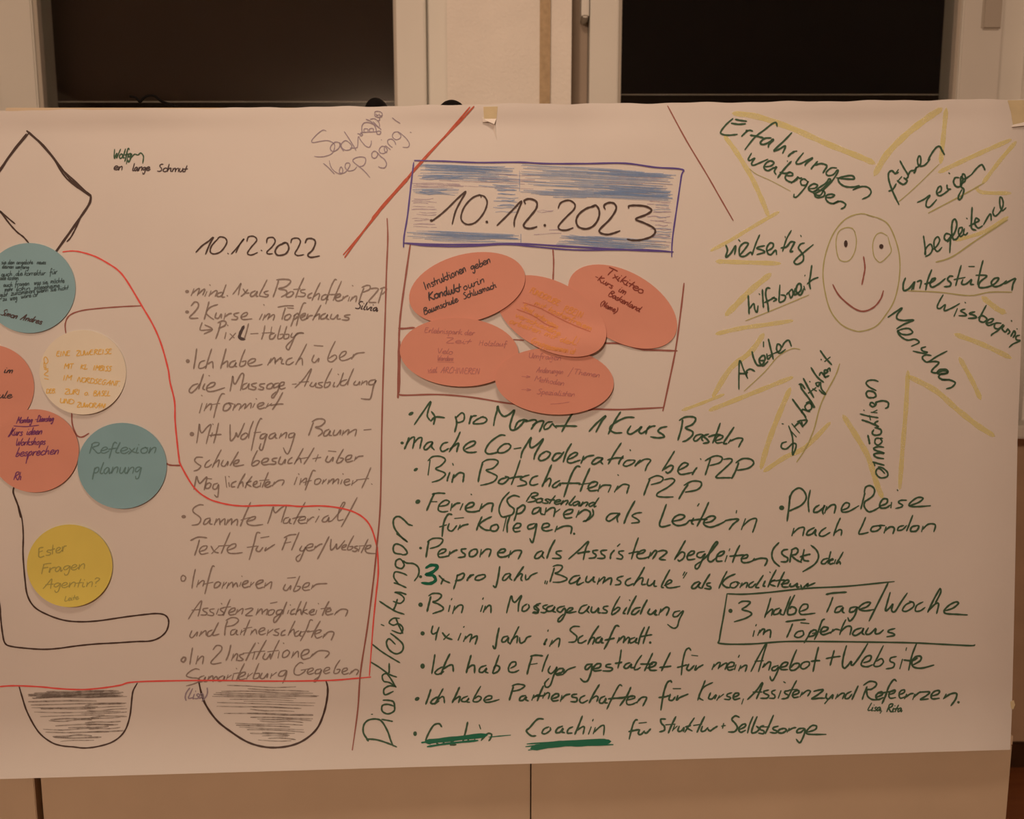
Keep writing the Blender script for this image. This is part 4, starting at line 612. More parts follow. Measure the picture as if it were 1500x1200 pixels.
[(I_, "975 568 940 570 945 600 965 620 965 650 930 662;1050 550 1020 610 995 670;975 610 1045 605;1040 615 1025 655;1030 645 1060 620;1075 620 1065 655 1090 655 1110 630 1105 660;1185 560 1150 610 1115 665;1120 625 1160 615 1130 630 1170 655;1260 550 1230 610 1205 665;1180 615 1240 605;1245 620 1235 655 1260 655 1285 630;1285 640 1300 655 1330 635 1355 620")],
[(I_, "1400 600 1392 635;1385 620 1412 615")],
[(J_, "215 655 185 645 160 670 185 700 200 730 180 760 135 762;215 745 255 725 260 705 235 710 210 740 225 765 260 750;315 650 290 710 275 770;345 650 320 710 305 765 335 765 360 740 340 720;395 715 370 725 370 745 395 755 390 775 355 770;465 640 435 710 405 775;375 725 435 725;500 720 465 730 465 745 490 755 480 770 440 765;545 735 510 745 500 765 530 770 560 750 545 735;580 735 565 765;570 755 605 735 630 730;690 735 650 740 635 765 665 765 695 740 690 780 665 835 650 838 632 815;710 765 770 745 780 720 750 715 720 740 705 770 740 780 850 780")],
]
traced(TRACED, INKG, 2.75)
lines([], INKG, dots=[(616, 803, 2.2, 2), (616, 845, 2.4, 2.2), (616, 886, 3.4, 3.4), (619, 928, 3.2, 3.2), (952.4, 941.5, 2, 2), (619, 976, 3.4, 4), (611, 1024, 3.8, 2.8, -.5), (1404, 1029, 2, 2), (608, 1075, 2.8, 3.6), (602, 606, 4.2, 2.4, -.5), (589, 649, 2.6, 2.2), (609, 688, 3.6, 2.2, -.6), (612, 735, 4, 3.2, -.5), (841, 782, 1.8, 1.8), (1145, 744, 4, 3.6), (1070, 895, 3.2, 3.2)])
lines([('Bostenland', 771, 735, 872, 743, 6.5)], INKG, w=2.5)
lines([], INKG2, extra=[([(624, 832), (632, 828), (641, 830), (634, 838), (624, 842), (634, 843), (638, 850), (630, 855), (618, 854)], 4.6)], name='corrected_digit')
lines([('Lisa,', 1271, 1041, 1293, 1042, 5.5, 2), ('Rita', 1299, 1043, 1321, 1043, 5.5, 2.2)], INKG, w=2)
lines([], INKG2, lift=.001, extra=[([(624, 1087), (660, 1083), (712, 1077)], 7.5), ([(626, 1094), (660, 1089), (700, 1085)], 3), ([(618, 1088), (640, 1085)], 4), ([(716, 1080), (748, 1077)], 1.6),
      ([(780, 1096), (820, 1090), (860, 1089), (892, 1086.5)], 9.5), ([(770, 1094), (800, 1091)], 2), ([(774, 1099), (800, 1095)], 2), ([(772, 1090), (830, 1086), (886, 1083)], 2.2), ([(860, 1092), (898, 1091)], 2.5)], name='green_bar', label='solid green strike-through and underline bars')
lines([], INKG, extra=[([(1065, 870), (1090, 870.6), (1126, 868), (1182, 862), (1240, 859), (1310, 852)], 2.7), ([(1065, 870), (1060, 902), (1054, 936), (1056, 943), (1100, 943.6), (1150, 940), (1210, 940), (1290, 941), (1340, 942), (1380, 944), (1422, 946), (1428, 944.5)], 2.5), ([(1301, 854), (1288, 880), (1273, 910)], 2.7)],
      name='green_box', label='thin green box around two lines')
# vertical heading
vk = tr("355 822 290 795 210 770 140 765 148 775 112 720 115 660 150 625 210 618 250 640 290 710 310 770 330 815;170 583 178 583;245 620 290 628 325 635;"
        "340 525 290 510 250 520 250 560 290 580 335 560 340 525 330 490 290 480 255 480;330 415 270 440 262 400 300 375 340 378 340 378;"
        "350 380 300 350 260 340 250 300 280 285 310 320 350 385;165 200 230 240 300 290 355 310;300 210 300 270 295 280;170 65 240 120 310 165 378 205;", 510, 930, 5)
vk += tr("345 1020 300 980 280 1010 300 1060 350 1090 395 1070 400 1020 350 970 310 940;375 830 330 830 300 860 330 880 370 870 400 900 385 940 320 918;242 875 262 884;"
         "400 940 370 880 350 830;230 705 290 745 350 780 410 800;360 690 345 740 330 770;345 640 390 660 410 690 380 720 330 705;425 655 380 640 340 640;"
         "425 605 370 580 335 570;370 580 335 530 345 490 400 500 430 515;405 420 380 395 350 410 350 450 390 465 410 440 400 410 430 425 480 430 515 460 515 510 485 555;"
         "395 360 340 350 330 310 350 285 395 300 430 340 425 360 395 365;435 270 390 235 355 210;430 270 380 225 340 170 330 120 345 90 375 85 410 110 440 140 470 150", 510, 740, 5)
lines([], INKG, extra=[(g_, 2.6) for g_ in vk if len(g_) > 1], each=False, name='vertical_heading', label='green heading written upwards')

# --- the sun
kw = dict(m=INKG, w=2.8)
sunw = tr("210 148 150 200 100 265 110 290 170 300 250 292;232 155 280 165 335 172;195 190 260 200 325 195;290 310 320 280 340 260 330 255;325 270 360 255 390 262;"
          "615 220 605 185 570 195 500 250 410 320 320 432;370 300 430 310 490 325;560 325 500 330 460 370 490 385 550 360 570 340 580 345 540 385 535 412;748 278 680 350 585 440 630 430 680 400 690 410 665 465;"
          "775 450 740 470 715 495;760 450 795 445;855 462 800 530 790 560 830 560 910 520 940 510 880 560 870 580;985 540 940 590 925 610;960 575 1020 560 1070 580 1050 620 1035 645;"
          "1160 600 1110 600 1065 640 1080 670 1130 660 1165 620 1170 640 1110 730 1050 790 1010 850 960 840 950 815 1000 800;1160 690 1240 700 1320 700 1300 670 1220 680 1175 700 1190 740 1240 770 1310 775 1370 765 1310 800;"
          "1310 800 1390 770 1450 780 1475 820 1450 860 1395 885;380 465 350 520 370 530 410 510 380 560 400 575 450 555 530 520;500 590 560 580 585 550 550 535 510 560 495 600 530 625 580 600 590 600 610 590 590 630 605 660;708 535 710 540;"
          "745 540 680 610 620 690;640 640 690 650 730 640;690 670 750 670 755 650 720 640 690 680 700 710 745 730 790 710 800 690 745 740;800 680 820 695 840 690;890 720 860 700 830 720 840 755 880 755 900 720 870 780 800 860 770 865 770 840;"
          "910 790 960 785 985 760 950 745 910 770 905 800 950 820 1000 780 1060 740 1090 700 1100 720 1020 800 960 840 980 870 1040 860 1050 820 1010 800;1060 870 1110 870 1140 850 1110 840 1070 850 1060 880 1085 915 1130 925 1180 900 1130 930;"
          "1130 930 1190 905 1240 930 1230 960 1200 975", 1040, 150, 6.25)
sunw += tr("350 640 320 650 290 625 260 650 265 720 300 820 355 935;262 812 300 795 330 745;340 715 370 740 400 750 430 720 400 690;345 720 380 680;320 655 350 615;365 535 400 600 440 670 420 700;440 670 460 630 500 620 515 590 500 640 490 640;"
           "510 600 550 570 555 510 540 490 525 530 540 580 590 575 640 520;620 530 660 460 700 410 730 405 750 440 772 478;525 915 580 890 640 850 610 900 605 950 640 955 700 890;700 835 740 810 740 770 715 780 700 830 730 855 790 820 820 790;795 755 800 790 830 795;812 645 820 652;"
           "905 690 870 690 855 730 880 770 920 765 940 710 930 680 920 700 925 770 950 800 930 870 905 890 900 860 930 800;915 750 960 720 960 670 940 655 935 690 960 700 1020 660;1020 660 1070 600 1110 570 1130 590 1143 620", 1260, 150, 6.25)
sunw += tr("145 245 160 290 145 355 190 320 235 250 225 330;262 195 275 210;270 340 320 280 350 230 310 225 270 270 275 340 320 345 370 310 385 330;455 150 420 230 385 335;500 250 450 260 430 275 480 290 500 310 430 330;"
           "520 300 570 270 580 235 550 225 520 270 530 320 560 330 600 290 610 330;688 165 690 175;745 110 700 190 665 300;650 270 700 260 740 215 780 220;775 220 735 300 760 300;830 155 836 165;"
           "865 225 830 235 810 270 830 300 855 340 850 390 800 420 770 400 800 360 860 310 945 240;350 705 355 790 358 875;360 830 400 780 410 830 430 860 440 800;450 690 455 695;480 650 485 750 490 815;550 640 520 640 510 700 530 790 535 855;500 770 560 740 590 720;"
           "570 725 610 740 580 760;640 610 635 700 635 765 680 750 690 710 650 700;700 700 720 680 740 730 760 690 750 650 720 680;780 640 770 700 830 660 830 600 800 610 790 670 830 700 860 640;870 520 868 525;860 620 870 655;932 430 920 520 910 590 920 645;890 600 940 560 990 540", 1040, 320, 6.25)
sunw += tr("580 160 590 230 600 335;598 350 640 325 662 280 645 235 605 270 590 330;655 290 700 255 728 200 708 168 678 205 680 270 710 302 748 265;822 145 785 140 770 178 792 203 825 172 830 148 825 230 820 314;800 215 860 140 885 60 870 8 845 30 838 120 852 188 882 188 902 160;900 165 930 120 935 85 908 90 900 130 918 165 945 148;955 92 946 138 965 150 985 130", 1260, 320, 6.25)
sunw += tr("1025 960 1020 1060 1020 1150 1060 1170;1000 1130 1060 1100 1090 1080 1060 1060 1050 1110 1080 1150 1120 1130;1130 1120 1190 1020 1200 1080;1230 960 1215 1010 1240 1040 1290 990 1310 930 1300 880 1280 870 1280 940 1300 990 1335 965;975 1060 980 1065", 1260, 150, 6.25)
sunw += tr("415 545 395 600 400 660 450 640 500 580 470 660;500 590 490 650;520 580 560 570 545 640;655 470 620 560 600 655;590 600 660 580 690 550 660 555 640 600 660 630 720 600 780 550;850 530 820 530 800 560 830 590 820 620 770 625;925 430 900 520 875 615;860 560 960 540;"
           "940 560 930 600 970 600 1020 560 1010 600 1040 605;995 440 1045 440;1125 385 1100 480 1075 605;1060 520 1160 525 1100 580 1090 630 1160 630 1230 600 1270 550 1230 550 1200 590 1230 625 1290 610 1340 570;1320 600 1420 550 1400 600 1390 660;"
           "760 700 730 750 705 810 730 825 780 790 770 845 840 820 910 780;960 768 965 773;890 825 860 895;960 830 920 845 960 870 970 890 905 890;1050 855 1000 870 1050 890 1060 910 990 915;1155 795 1120 860 1090 930 1130 950 1160 920 1120 890 1080 910;"
           "1150 960 1200 950 1220 920 1180 925 1155 960 1180 980 1230 960;1290 960 1240 960 1230 1000 1270 1010 1310 970 1270 1020 1210 1060 1200 1075;1320 980 1300 1010 1330 1040 1350 1010;1385 935 1388 942;1350 1010 1370 1040 1350 1060;1380 1080 1410 1030 1420 1060 1400 1090;1435 1010 1438 1014;"
           "1460 1070 1430 1080 1430 1110 1465 1120 1400 1150 1365 1180;255 905 320 860 385 820 340 880 340 920 400 935 490 930 400 970 335 1010;", 1260, 320, 6.25)[:-1]
sunw += tr("350 400 400 385 450 385 480 420 430 440 370 430 345 400 350 430 390 470 440 490 500 480 540 510 470 545;600 550 560 565 575 590 615 600 580 610 485 590;650 630 600 625 570 645 580 670 620 690 700 640 795 590;630 690 690 685 720 700 670 750 655 780 700 790 760 770 800 780 770 800 710 800;"
           "700 790 730 760 790 760 800 790 740 800 720 830 760 850 820 850;745 855 820 855 870 880 840 920 790 935", 1260, 420, 6.25)
sunw += tr("265 565 265 440 272 300 310 390 345 465;265 420 320 420 345 410;335 450 335 400 370 380 410 400;385 220 400 280 430 340 470 345 500 310;450 300 500 300 500 260 475 260 450 300 480 350 530 310;520 240 530 290 560 260;490 130 490 175;535 105 555 190 580 290;530 260 600 230;"
           "600 230 640 210 650 170 620 150 610 200 640 235 690 200;660 180 680 140 720 115 745 170", 1040, 480, 6.25)
sunw += tr("700 1045 660 1060 655 1100 700 1110 760 1060 790 1080 760 1165 755 1130 760 1060 750 980 720 900;735 940 790 1000;660 880 672 882;750 880 820 965;770 910 820 870 850 910;800 860 840 850 890 850 850 900 840 860;860 800 890 850;"
           "755 655 810 730 880 820;840 780 850 750 915 770;880 690 920 680 930 740 890 760 870 720 910 690 950 735;830 520 840 560 900 640 960 730;815 520 840 520 870 560;855 465 900 550 950 640;900 600 970 550;940 560 975 580;912 492 916 497;"
           "1000 500 970 510 990 540 1010 500 1020 560 1060 610 1030 600 1000 570;925 365 980 450 1040 500;1000 440 1020 410 1060 460;1040 430 1080 400 1050 390 1050 450 1090 440;1070 390 1095 370 1100 400;1010 210 1060 280 1115 340;1050 310 1100 270;1016 290 1020 294", 1040, 480, 6.25)
sunw += tr("1100 960 1060 920 1030 920 1020 960 1060 1000 1120 990 1125 950 1080 910 1040 900;1095 885 1040 870 990 855;1010 890 1000 860;1090 825 1030 815 1000 790 1030 775 1095 775 1020 750 1000 730 1040 715 1090 720;"
           "1060 640 1020 640 1010 680 1040 700 1075 670 1060 640 1080 640;945 610 955 650 962 690;1000 560 985 590 1010 610 1060 600 1065 560 1010 540;890 470 950 490 1045 530;1040 540 1010 500 1040 480;875 415 950 435 1040 450;970 470 960 430;975 400 1030 405;990 400 1030 380;908 380 912 384;"
           "1010 330 980 310 965 330 990 350 1020 330 1020 310 1080 295 1130 310 1130 350 1105 365;1000 265 950 265 930 230 950 205 1000 215 1020 250 990 270;1015 200 980 180;1020 200 960 170 930 135 950 110 1000 105 1040 118", 1120, 540, 6.25)
AX = {'erfahrungen': (1058, 190, 1270, 280), 'weitergeben': (1098, 236, 1236, 300), 'fuehren': (1305, 275, 1380, 222), 'zeigen': (1350, 298, 1440, 250), 'begleitend': (1355, 365, 1470, 300),
      'unterstuetzen': (1324, 415, 1484, 415), 'wissbegierig': (1374, 445, 1494, 495), 'menschen': (1305, 462, 1392, 560), 'vielseitig': (1064, 365, 1188, 360), 'hilfsbereit': (1098, 450, 1195, 420),
      'anleiten': (1082, 560, 1158, 503), 'sinnhaftigkeit': (1150, 650, 1215, 525), 'ermaechtigen': (1290, 695, 1283, 560)}
def segd(p, a):
    x0, y0, x1, y1 = a; dx, dy = x1 - x0, y1 - y0; t_ = max(0, min(1, ((p[0] - x0) * dx + (p[1] - y0) * dy) / (dx * dx + dy * dy)))
    return math.hypot(p[0] - x0 - t_ * dx, p[1] - y0 - t_ * dy)
buck = {k: Ink(pd, L1) for k in AX}
for g_ in sunw:
    if len(g_) < 2: continue
    c_ = (sum(q[0] for q in g_) / len(g_), sum(q[1] for q in g_) / len(g_))
    buck[min(AX, key=lambda k: segd(c_, AX[k]))].line(g_, 2.7)
for k in AX: buck[k].build('handwritten_word', INKG, poster)
face = tr("1500 1050 1350 1022 1240 1080 1150 1190", 1040, 150, 6.25)
oval = [(1280, 318), (1262, 313), (1240, 320), (1222, 340), (1210, 370), (1205.5, 400), (1209, 430), (1217, 456), (1232, 475), (1250, 484), (1264, 485), (1283, 478), (1297, 462), (1310, 440), (1317, 410), (1318, 380), (1313, 355), (1302, 330), (1288, 320), (1270, 315)]
eyeL = tr("1330 130 1300 90 1240 85 1180 120 1155 200 1160 300 1185 375 1240 395 1290 370 1330 290 1340 190 1320 110", 1040, 320, 6.25)[0]
eyeR = tr("250 160 190 130 140 160 115 240 125 340 160 390 190 400 240 360 285 300 270 230 255 170", 1260, 320, 6.25)[0]
lines([], OLV, extra=[(oval, 2.0), (eyeL, 1.7), (eyeR, 1.7), ([(1316, 296), (1340, 275), (1376, 240)], 1.5), ([(1360, 312), (1400, 291), (1424, 278), (1441, 268)], 2.2), ([(1371, 384), (1395, 376), (1430, 352), (1476, 322)], 2.2),
      ([(1330, 426), (1375, 428), (1420, 433), (1450, 428), (1482, 428)], 2), ([(1092, 470), (1130, 455), (1185, 432)], 1.7), ([(1090, 573), (1120, 545), (1140, 522), (1160, 511), (1172, 512)], 1.7),
      ([(1167, 677), (1180, 657), (1192, 630), (1200, 600), (1208, 580), (1224, 550), (1230, 533)], 2), ([(1098, 247), (1108, 255), (1130, 265), (1158, 280)], 1.2)], name='olive_pencil_line', label='olive pencil line')
lines([], INKB, lift=.0009, extra=[([(1265, 376), (1267, 392), (1265, 405), (1262.5, 417)], 2.4), ([(1220, 417), (1230, 434), (1250, 451), (1265, 456), (1280, 450), (1290, 438), (1294, 426)], 2.4)], name='sun_face_stroke')
lines([], INKK, lift=.001, dots=[(1239, 357, 2.8, 5.2), (1291, 361, 3.2, 3.6)])
rays = [([(1075, 166), (1110, 171), (1160, 188), (1210, 210), (1260, 230), (1280, 239)], 5), ([(1062, 200), (1080, 225), (1100, 258), (1115, 290), (1125, 315)], 4), ([(1140, 311), (1110, 328), (1070, 352), (1042, 367)], 3.5),
        ([(1050, 383), (1080, 384), (1142, 386)], 4), ([(1128, 402), (1100, 425), (1080, 445), (1064, 461)], 5), ([(1050, 489), (1085, 481), (1120, 476), (1160, 470)], 4), ([(1118, 490), (1100, 515), (1070, 540), (1045, 580)], 4.5),
        ([(1040, 601), (1080, 585), (1130, 565), (1160, 553)], 4), ([(1157, 570), (1140, 610), (1125, 650), (1115, 685)], 5), ([(1120, 690), (1150, 670), (1180, 655), (1215, 620)], 4), ([(1236, 610), (1255, 640), (1272, 670), (1283, 705), (1292, 728)], 5),
        ([(1330, 545), (1327, 600), (1322, 660), (1318, 715)], 4.5), ([(1332, 552), (1370, 572), (1400, 598), (1430, 622), (1455, 638)], 5), ([(1406, 525), (1425, 560), (1436, 584)], 4), ([(1400, 490), (1440, 505), (1480, 524)], 4.5),
        ([(1440, 436), (1460, 452), (1472, 458)], 5), ([(1430, 275), (1440, 282), (1480, 283)], 3.5), ([(1440, 268), (1465, 235), (1488, 208)], 3.5), ([(1376, 252), (1410, 236), (1450, 218), (1480, 205)], 4), ([(1378, 238), (1382, 200), (1386, 160)], 4.5),
        ([(1282, 255), (1300, 225), (1330, 195), (1360, 172), (1378, 160)], 6), ([(1000, 601), (1030, 590), (1060, 578)], 3), ([(1400, 352), (1440, 340), (1476, 318)], 3)]
lines([], YEL, lift=.0004, extra=[(r_, w_ * 1.6) for r_, w_ in rays], name='yellow_ray', label='pale yellow highlighter rays')

# ------------------------------------------------------------------ cards stuck on the poster
def card(name, cx, cy, rx, ry, rot, col, label, cat, group, base, tilt=(0, 0), bump=None, lift_edge=.0006, bottom=.0014):
    m = mat(name + '_paper', col, .8, .1, noise=.03, nscale=14)
    r = math.radians(rot); ca, sa = math.cos(r), math.sin(r)
    ph = random.uniform(0, 6)
    def surf(x, y):
        u = ((x - cx) * ca + (y - cy) * sa) / rx; v = (-(x - cx) * sa + (y - cy) * ca) / ry
        q = min(1.2, math.hypot(u, v))
        w_ = (y - cy) / ry
        return pd(x, y) + base + (bump(x, y) if bump else 0) + tilt[0] * (x - cx) / 100 + tilt[1] * (y - cy) / 100 + lift_edge * q ** 3 + bottom * max(0, w_) ** 2 * q + .0003 * math.sin(3 * u + ph) * math.cos(2.5 * v)
    nr, ns = 10, 56; vs_, fs = [], []
    th = .0007
    for side in (0, 1):
        vs_.append(at_d(cx, cy, surf(cx, cy) - side * th))
        for j in range(1, nr + 1):
            for k in range(ns):
                t_ = 2 * math.pi * k / ns; q = (j / nr) ** .8; u, v = rx * q * math.cos(t_), ry * q * math.sin(t_)
                x = cx + u * ca - v * sa; y = cy + u * sa + v * ca
                vs_.append(at_d(x, y, surf(x, y) - side * th))
    N = 1 + nr * ns
    for side in (0, 1):
        b = side * N
        def fa(*i): fs.append(tuple(b + q for q in (i if side == 0 else i[::-1])))
        for k in range(ns): fa(0, 1 + (k + 1) % ns, 1 + k)
        for j in range(nr - 1):
            for k in range(ns):
                a = 1 + j * ns; fa(a + k, a + (k + 1) % ns, a + ns + (k + 1) % ns, a + ns + k)
    a = 1 + (nr - 1) * ns; b0 = len(vs_)
    vs_ += [vs_[a + k] for k in range(ns)] + [vs_[N + a + k] for k in range(ns)]
    for k in range(ns): fs.append((b0 + k, b0 + (k + 1) % ns, b0 + ns + (k + 1) % ns, b0 + ns + k))
    root = empty(name, label, cat, group)
    obj('card_sheet', vs_, fs, m, root, True)
    return root, surf
SAL = ink(186, 109, 81, (188, 154, 129)); TEAL = ink(121, 132, 120, (190, 157, 131)); TEAL2 = ink(114, 124, 112, (185, 150, 124))
YELC = ink(184, 141, 58, (182, 146, 119)); CREAM = ink(196, 160, 125, (188, 154, 128))
gr = 'round cards stuck on the left of the poster'; go = 'coral oval cards under the second date'
t1, s1 = card('round_card', 43, 422, 67.5, 66, 0, TEAL, 'blue-green round card covered in tiny black handwriting, under the diamond outline', 'card', gr, .0010)
TEALPEN = mat('fine_black_pen', ink(66, 72, 64, (190, 157, 131)), .6, .2)
lines([('sie den angebote', 2, 387, 48, 387, 3.2), ('neues', 54, 387, 67, 387, 3.2), ('deinen umfang', 3, 393, 42, 394, 3.2), ('auch', 2, 405, 18, 404, 3.6), ('die korrektur', 23, 404, 66, 403, 3.8), ('für', 73, 402, 84, 401, 4), ('alle kosten.', 0, 410, 28, 410, 3.4),
       ('auch', 5, 420, 18, 420, 3.4), ('fragen', 22, 419, 43, 418, 3.4), ('was sie', 50, 417, 69, 416, 3.4), ('möchte', 74, 415, 94, 414, 3.6), ('mehr', 7, 427, 19, 426, 3.4), ('lohn', 24, 426, 44, 425, 3.4), ('pflegeheime', 50, 425, 87, 421, 3.8),
       ('gibt', 0, 435, 11, 434, 3.6), ('zukommen,', 16, 433, 52, 429, 3.8), ('wenn sie nicht', 55, 429, 100, 424, 3.2), ('zu', 4, 441, 10, 440, 3.4), ('weg', 15, 440, 25, 439, 4), ('wäre ist', 31, 437, 55, 434, 3.4)], TEALPEN, w=.95, slant=.1, lift=.0005, surf=s1, parent=t1, jit=.3)
lines([('Simon', 1, 461, 24, 467, 4.4, 1.5), ('Andres', 30, 468, 60, 475, 4.4, 1.6)], INKD, w=1.5, lift=.0005, surf=s1, parent=t1, jit=.3)
t2, s2 = card('round_card', -14, 567, 64, 62, 0, SAL, 'coral round card cut off by the left photo edge', 'card', gr, .0012)
lines([('im', 6, 546, 19, 547, 4.5), ('ule', -2, 583, 16, 583, 5)], INKD, w=1.5, lift=.0005, surf=s2, parent=t2)
t3, s3 = card('round_card', 51, 660.5, 64.5, 61, 0, SAL, 'coral round card with short purple handwritten list, left of the lower blue-green card', 'card', gr, .0022)
MAUVE = mat('purple_pen', ink(110, 50, 72, (186, 150, 125)), .6, .2)
lines([('Montag', 24, 620, 47, 619, 4.4), ('-Dienstag', 51, 618, 78, 617, 4.4), ('Kurs', 14, 638, 32, 638, 5.5), ('ideen', 39, 637, 61, 636, 5), ('Workshops', 23, 653, 66, 651, 5), ('besprechen', 23, 669, 86, 665, 6), ('Rh', 20, 703, 31, 703, 5.5)], MAUVE, w=1.5, lift=.0005, surf=s3, parent=t3, jit=.4,
      extra=[([(20, 624), (38, 625), (57, 623)], 1.4), ([(41, 664), (38, 679)], 1.8), ([(12, 640), (20, 630), (16, 634)], 2.2)])
t4, s4 = card('round_card', 121.3, 545.5, 63.5, 62, 0, CREAM, 'cream round card lettered in orange capitals', 'card', gr, .0012, bottom=.0035)
ORG = mat('orange_pen', ink(206, 138, 58, (190, 152, 126)), .6, .2, alpha=.8)
lines([('EINE', 83, 522, 103, 521, 4), ('ZUWEREISE', 112, 521, 164, 518, 4), ('MIT', 94, 540, 107, 540, 4), ('KL', 118, 541, 128, 541, 4), ('IMBISS', 137, 542, 162, 544, 4), ('IM', 93, 557, 104, 557, 4), ('NORDSEGANT.', 113, 559, 176, 566, 4), ('DEB.', 68, 576, 82, 576, 3.4), ('ZÜRI', 95, 577, 117, 578, 4) if False else ('ZURI', 95, 577, 117, 578, 4),
       ('o.', 124, 579, 131, 579, 4), ('BASEL', 137, 580, 161, 580, 4), ('UND', 88, 590, 107, 592, 3.8), ('ZUWORAN!', 113, 596, 155, 598, 3.8), ('INFO', 71, 556, 70, 524, 3.4)], ORG, w=1.4, slant=.05, cap=.7, lift=.0005, surf=s4, parent=t4, jit=.3)
t5, s5 = card('round_card', 178.8, 682.5, 65.3, 63, 0, TEAL2, 'blue-green round card with two large pencilled words, joined to the red outline', 'card', gr, .0014, bottom=.0025)
PGR = mat('grey_pencil', ink(88, 98, 84, (182, 146, 120)), .7, .2, alpha=.85)
lines([('ReflexionL'[:-1], 131, 664, 230, 664, 8.5, 1.8, .12), ('planung', 136, 694, 207, 693, 9, 1.8, .12)], PGR, w=1.8, cap=.75, lift=.0005, surf=s5, parent=t5, jit=.4)
t6, s6 = card('round_card', 102, 829, 62.7, 60.6, 0, YELC, 'yellow round card with faint pencil writing', 'card', gr, .0014, bottom=.004, lift_edge=.0016)
YP = mat('pencil_on_yellow', ink(150, 116, 54, (180, 142, 116)), .7, .2, alpha=.8)
lines([('Ester', 57, 817, 98, 807, 7.4), ('Fragen', 61, 840, 126, 833, 7), ('Agentin?', 64, 862, 147, 859, 7, 1.5), ('Leite', 95, 881, 115, 878, 3.8, 1.2)], YP, w=1.7, slant=.08, cap=.8, lift=.0005, surf=s6, parent=t6, jit=.4)

o3, f3 = card('oval_card', 912, 449.2, 87.5, 50.6, 29.8, SAL, 'coral oval card at the upper right, dark list tilted downwards', 'card', go, .0010, bottom=.0012)
CDK = mat('dark_brown_pen', ink(118, 48, 34, (186, 150, 125)), .6, .2)
lines([('Txikiteo', 889, 402, 941, 431, 6, 1.7), ('-Kurs', 871, 408, 896, 423, 4.6), ('im', 906, 427, 916, 433, 5), ('Baskenland', 891, 433, 936, 457, 4.6), ('(Name)', 879, 447, 903, 459, 4.4)], CDK, w=1.5, slant=0, cap=.8, lift=.0005, surf=f3, parent=o3, jit=.4)
o2, f2 = card('oval_card', 807.8, 463, 87, 50, 27.5, SAL, 'central coral oval card with small orange writing and two ruled lines', 'card', go, .0028, tilt=(.0006, 0), bump=lambda x, y: .0068 * sstep(468, 512, y) * sstep(755, 800, x), bottom=.0002)
OR2 = mat('orange_crayon', ink(206, 116, 60, (186, 150, 125)), .7, .2, alpha=.75)
OR3 = mat('rust_pencil', ink(170, 84, 54, (186, 150, 125)), .7, .2, alpha=.8)
lines([('FUNDGRUBE', 776, 428, 818, 448, 4.2), ('RBEIN', 825, 456, 852, 466, 5), ('mit kostenfreiem', 783, 446, 866, 485, 4), ('Spiel unterwegs', 764, 451, 816, 482, 4), ('verschiedene', 755, 464, 820, 492, 4), ('arbeiten mit der', 746, 473, 838, 506, 4.4), ('Gruppe', 778, 502, 806, 512, 4.4), ('zusammen ist', 800, 511, 842, 519, 4.6), ('L!', 838, 504, 846, 507, 7)],
      OR2, w=1.7, slant=0, cap=.8, lift=.0005, surf=f2, parent=o2, jit=.4)
lines([], OR3, lift=.0006, surf=f2, parent=o2, extra=[([(766, 443), (790, 451), (815, 464), (840, 476), (865, 486)], 1.4), ([(757, 453), (780, 462), (800, 475), (815, 480)], 1.2)])
o1, f1 = card('oval_card', 684.3, 421.8, 87, 49.5, -14.5, SAL, 'coral oval card at the upper left, three dark lines slanting upwards', 'card', go, .0052, bottom=.0004)
lines([('Instruktionen', 624, 424, 684, 397, 6, 1.6), ('geben', 691, 396, 720, 384, 5.6, 1.7), ('Kondukt', 629, 440, 676, 426, 6.4, 2.0), ('ourin', 680, 425, 711, 413, 5.4, 1.5), ('Baumschule', 622, 461, 671, 442, 4.8, 1.6), ('Schlusmach', 680, 438, 728, 421, 4.8, 1.6)],
      INKD, w=1.6, slant=.05, cap=.8, lift=.0005, surf=f1, parent=o1, jit=.4)
o4, f4 = card('oval_card', 672.6, 516, 87, 50.3, 2.5, SAL, 'coral oval card at the lower left, faded writing, lowest left of the box', 'card', go, .0070, bottom=.0012)
FAD = mat('faded_pencil', ink(170, 96, 80, (186, 150, 125)), .7, .2, alpha=.6)
lines([('Erlebnispark der', 622, 487, 695, 491, 4), ('Zeit', 654, 502, 690, 504, 4), ('Holzlauf', 702, 506, 742, 507, 3.8), ('Velo', 641, 517, 663, 519, 4), ('Wandern', 641, 528, 664, 529, 4), ('viel', 627, 545, 640, 545, 4), ('ARCHIVIEREN', 646, 546, 702, 548, 4.4)], FAD, w=1.4, slant=.05, cap=.8, lift=.0005, surf=f4, parent=o4, jit=.4,
      extra=[([(641, 530), (665, 531)], 1.2), ([(627, 546), (640, 546)], 1.6)])
o5, f5 = card('oval_card', 812.2, 558.5, 87, 48.8, 3, SAL, 'coral oval card at the bottom centre, faded writing with two arrows', 'card', go, .0078, tilt=(-.0030, .0030), bottom=.0006)
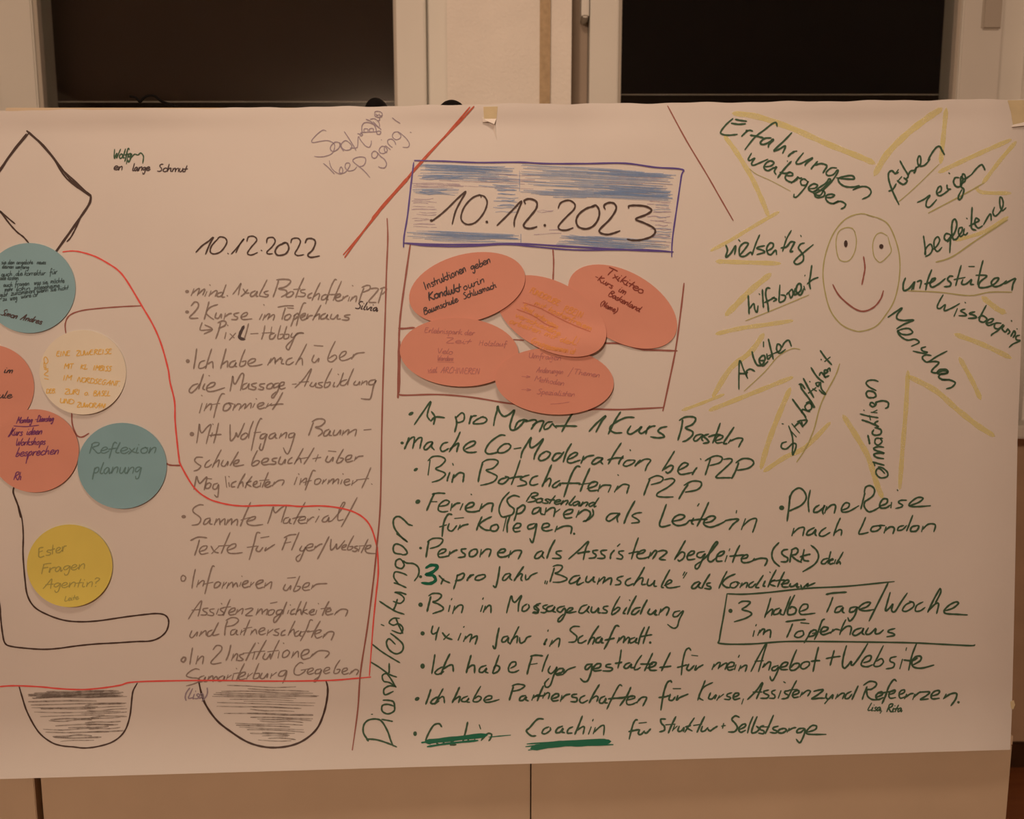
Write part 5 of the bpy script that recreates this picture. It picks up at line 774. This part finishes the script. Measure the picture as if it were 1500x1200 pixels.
lines([('Umfragen', 775, 524, 822, 528, 4.2), ('Anderungen', 786, 545, 825, 548, 4), ('/', 832, 549, 836, 549, 5), ('Themen', 842, 548, 878, 553, 4), ('>', 764, 554, 776, 555, 5), ('Methoden', 783, 558, 826, 565, 4), ('>', 764, 573, 776, 574, 5), ('Spezialisten', 787, 577, 842, 581, 4)], FAD, w=1.4, slant=.05, cap=.8, lift=.0005, surf=f5, parent=o5, jit=.4,
      extra=[([(806, 592), (820, 591), (834, 589)], 1.2)])

# ------------------------------------------------------------------ masking tape
TAPE = mat('masking_tape', (.86, .78, .52), .55, .3, noise=.05, nscale=60, alpha=.8)
TORN = mat('torn_paper', (.86, .85, .82), .8, .1)
def tape(pts, d, label, grp='masking tape strips holding the poster'):
    root = empty('masking_tape', label, 'tape', grp); n = len(pts)
    vs_ = [at_d(x, y, pd(x, y) + d) for x, y in pts] + [at_d(x, y, pd(x, y) + d - .0003) for x, y in pts]
    fs = [tuple(range(n)), tuple(range(2 * n - 1, n - 1, -1))] + [(i, (i + 1) % n, n + (i + 1) % n, n + i) for i in range(n)]
    obj('tape_strip', vs_, fs, TAPE, root); return root
ta = tape([(708, 156.5), (729, 156), (728, 166), (727, 175), (718, 174.5), (709, 176)], .0009, 'short pale yellow tape strip with torn end at top centre of the poster')
vs_ = [at_d(705.5, 170, pd(705, 170) + .001), at_d(709, 174, pd(709, 174) + .0025), at_d(727, 174, pd(727, 174) + .001), at_d(724, 182, pd(724, 182) + .007), at_d(715, 178, pd(715, 178) + .005), at_d(707, 179, pd(707, 179) + .002)]
obj('torn_flap', vs_, [(0, 1, 5), (1, 4, 5), (1, 2, 3, 4)], TORN, ta)
cz = [at_d(x, y, pd(x, y) + .0005 + l) for x, y, l in ((716, 180, .001), (725, 182, .004), (728, 206, 0), (722, 190, .0))]
obj('torn_flap', cz, [(0, 1, 2, 3)], TORN, ta)
tb = tape([(1476, 147), (1500, 146.5), (1503, 180), (1494, 182), (1484, 184), (1481, 165)], .0009, 'pale yellow tape strip at the top right corner of the poster')
obj('torn_flap', [at_d(x, y, pd(x, y) + l) for x, y, l in ((1483, 183, .001), (1500, 179, .0015), (1501, 184, .004), (1482, 186, .003))], [(0, 1, 2, 3)], TORN, tb)
tc_ = tape([(1480, 1028), (1485, 1026), (1487, 1033), (1484, 1040), (1481, 1037)], .002, 'tiny pale tape scrap on the right poster edge near the bottom')
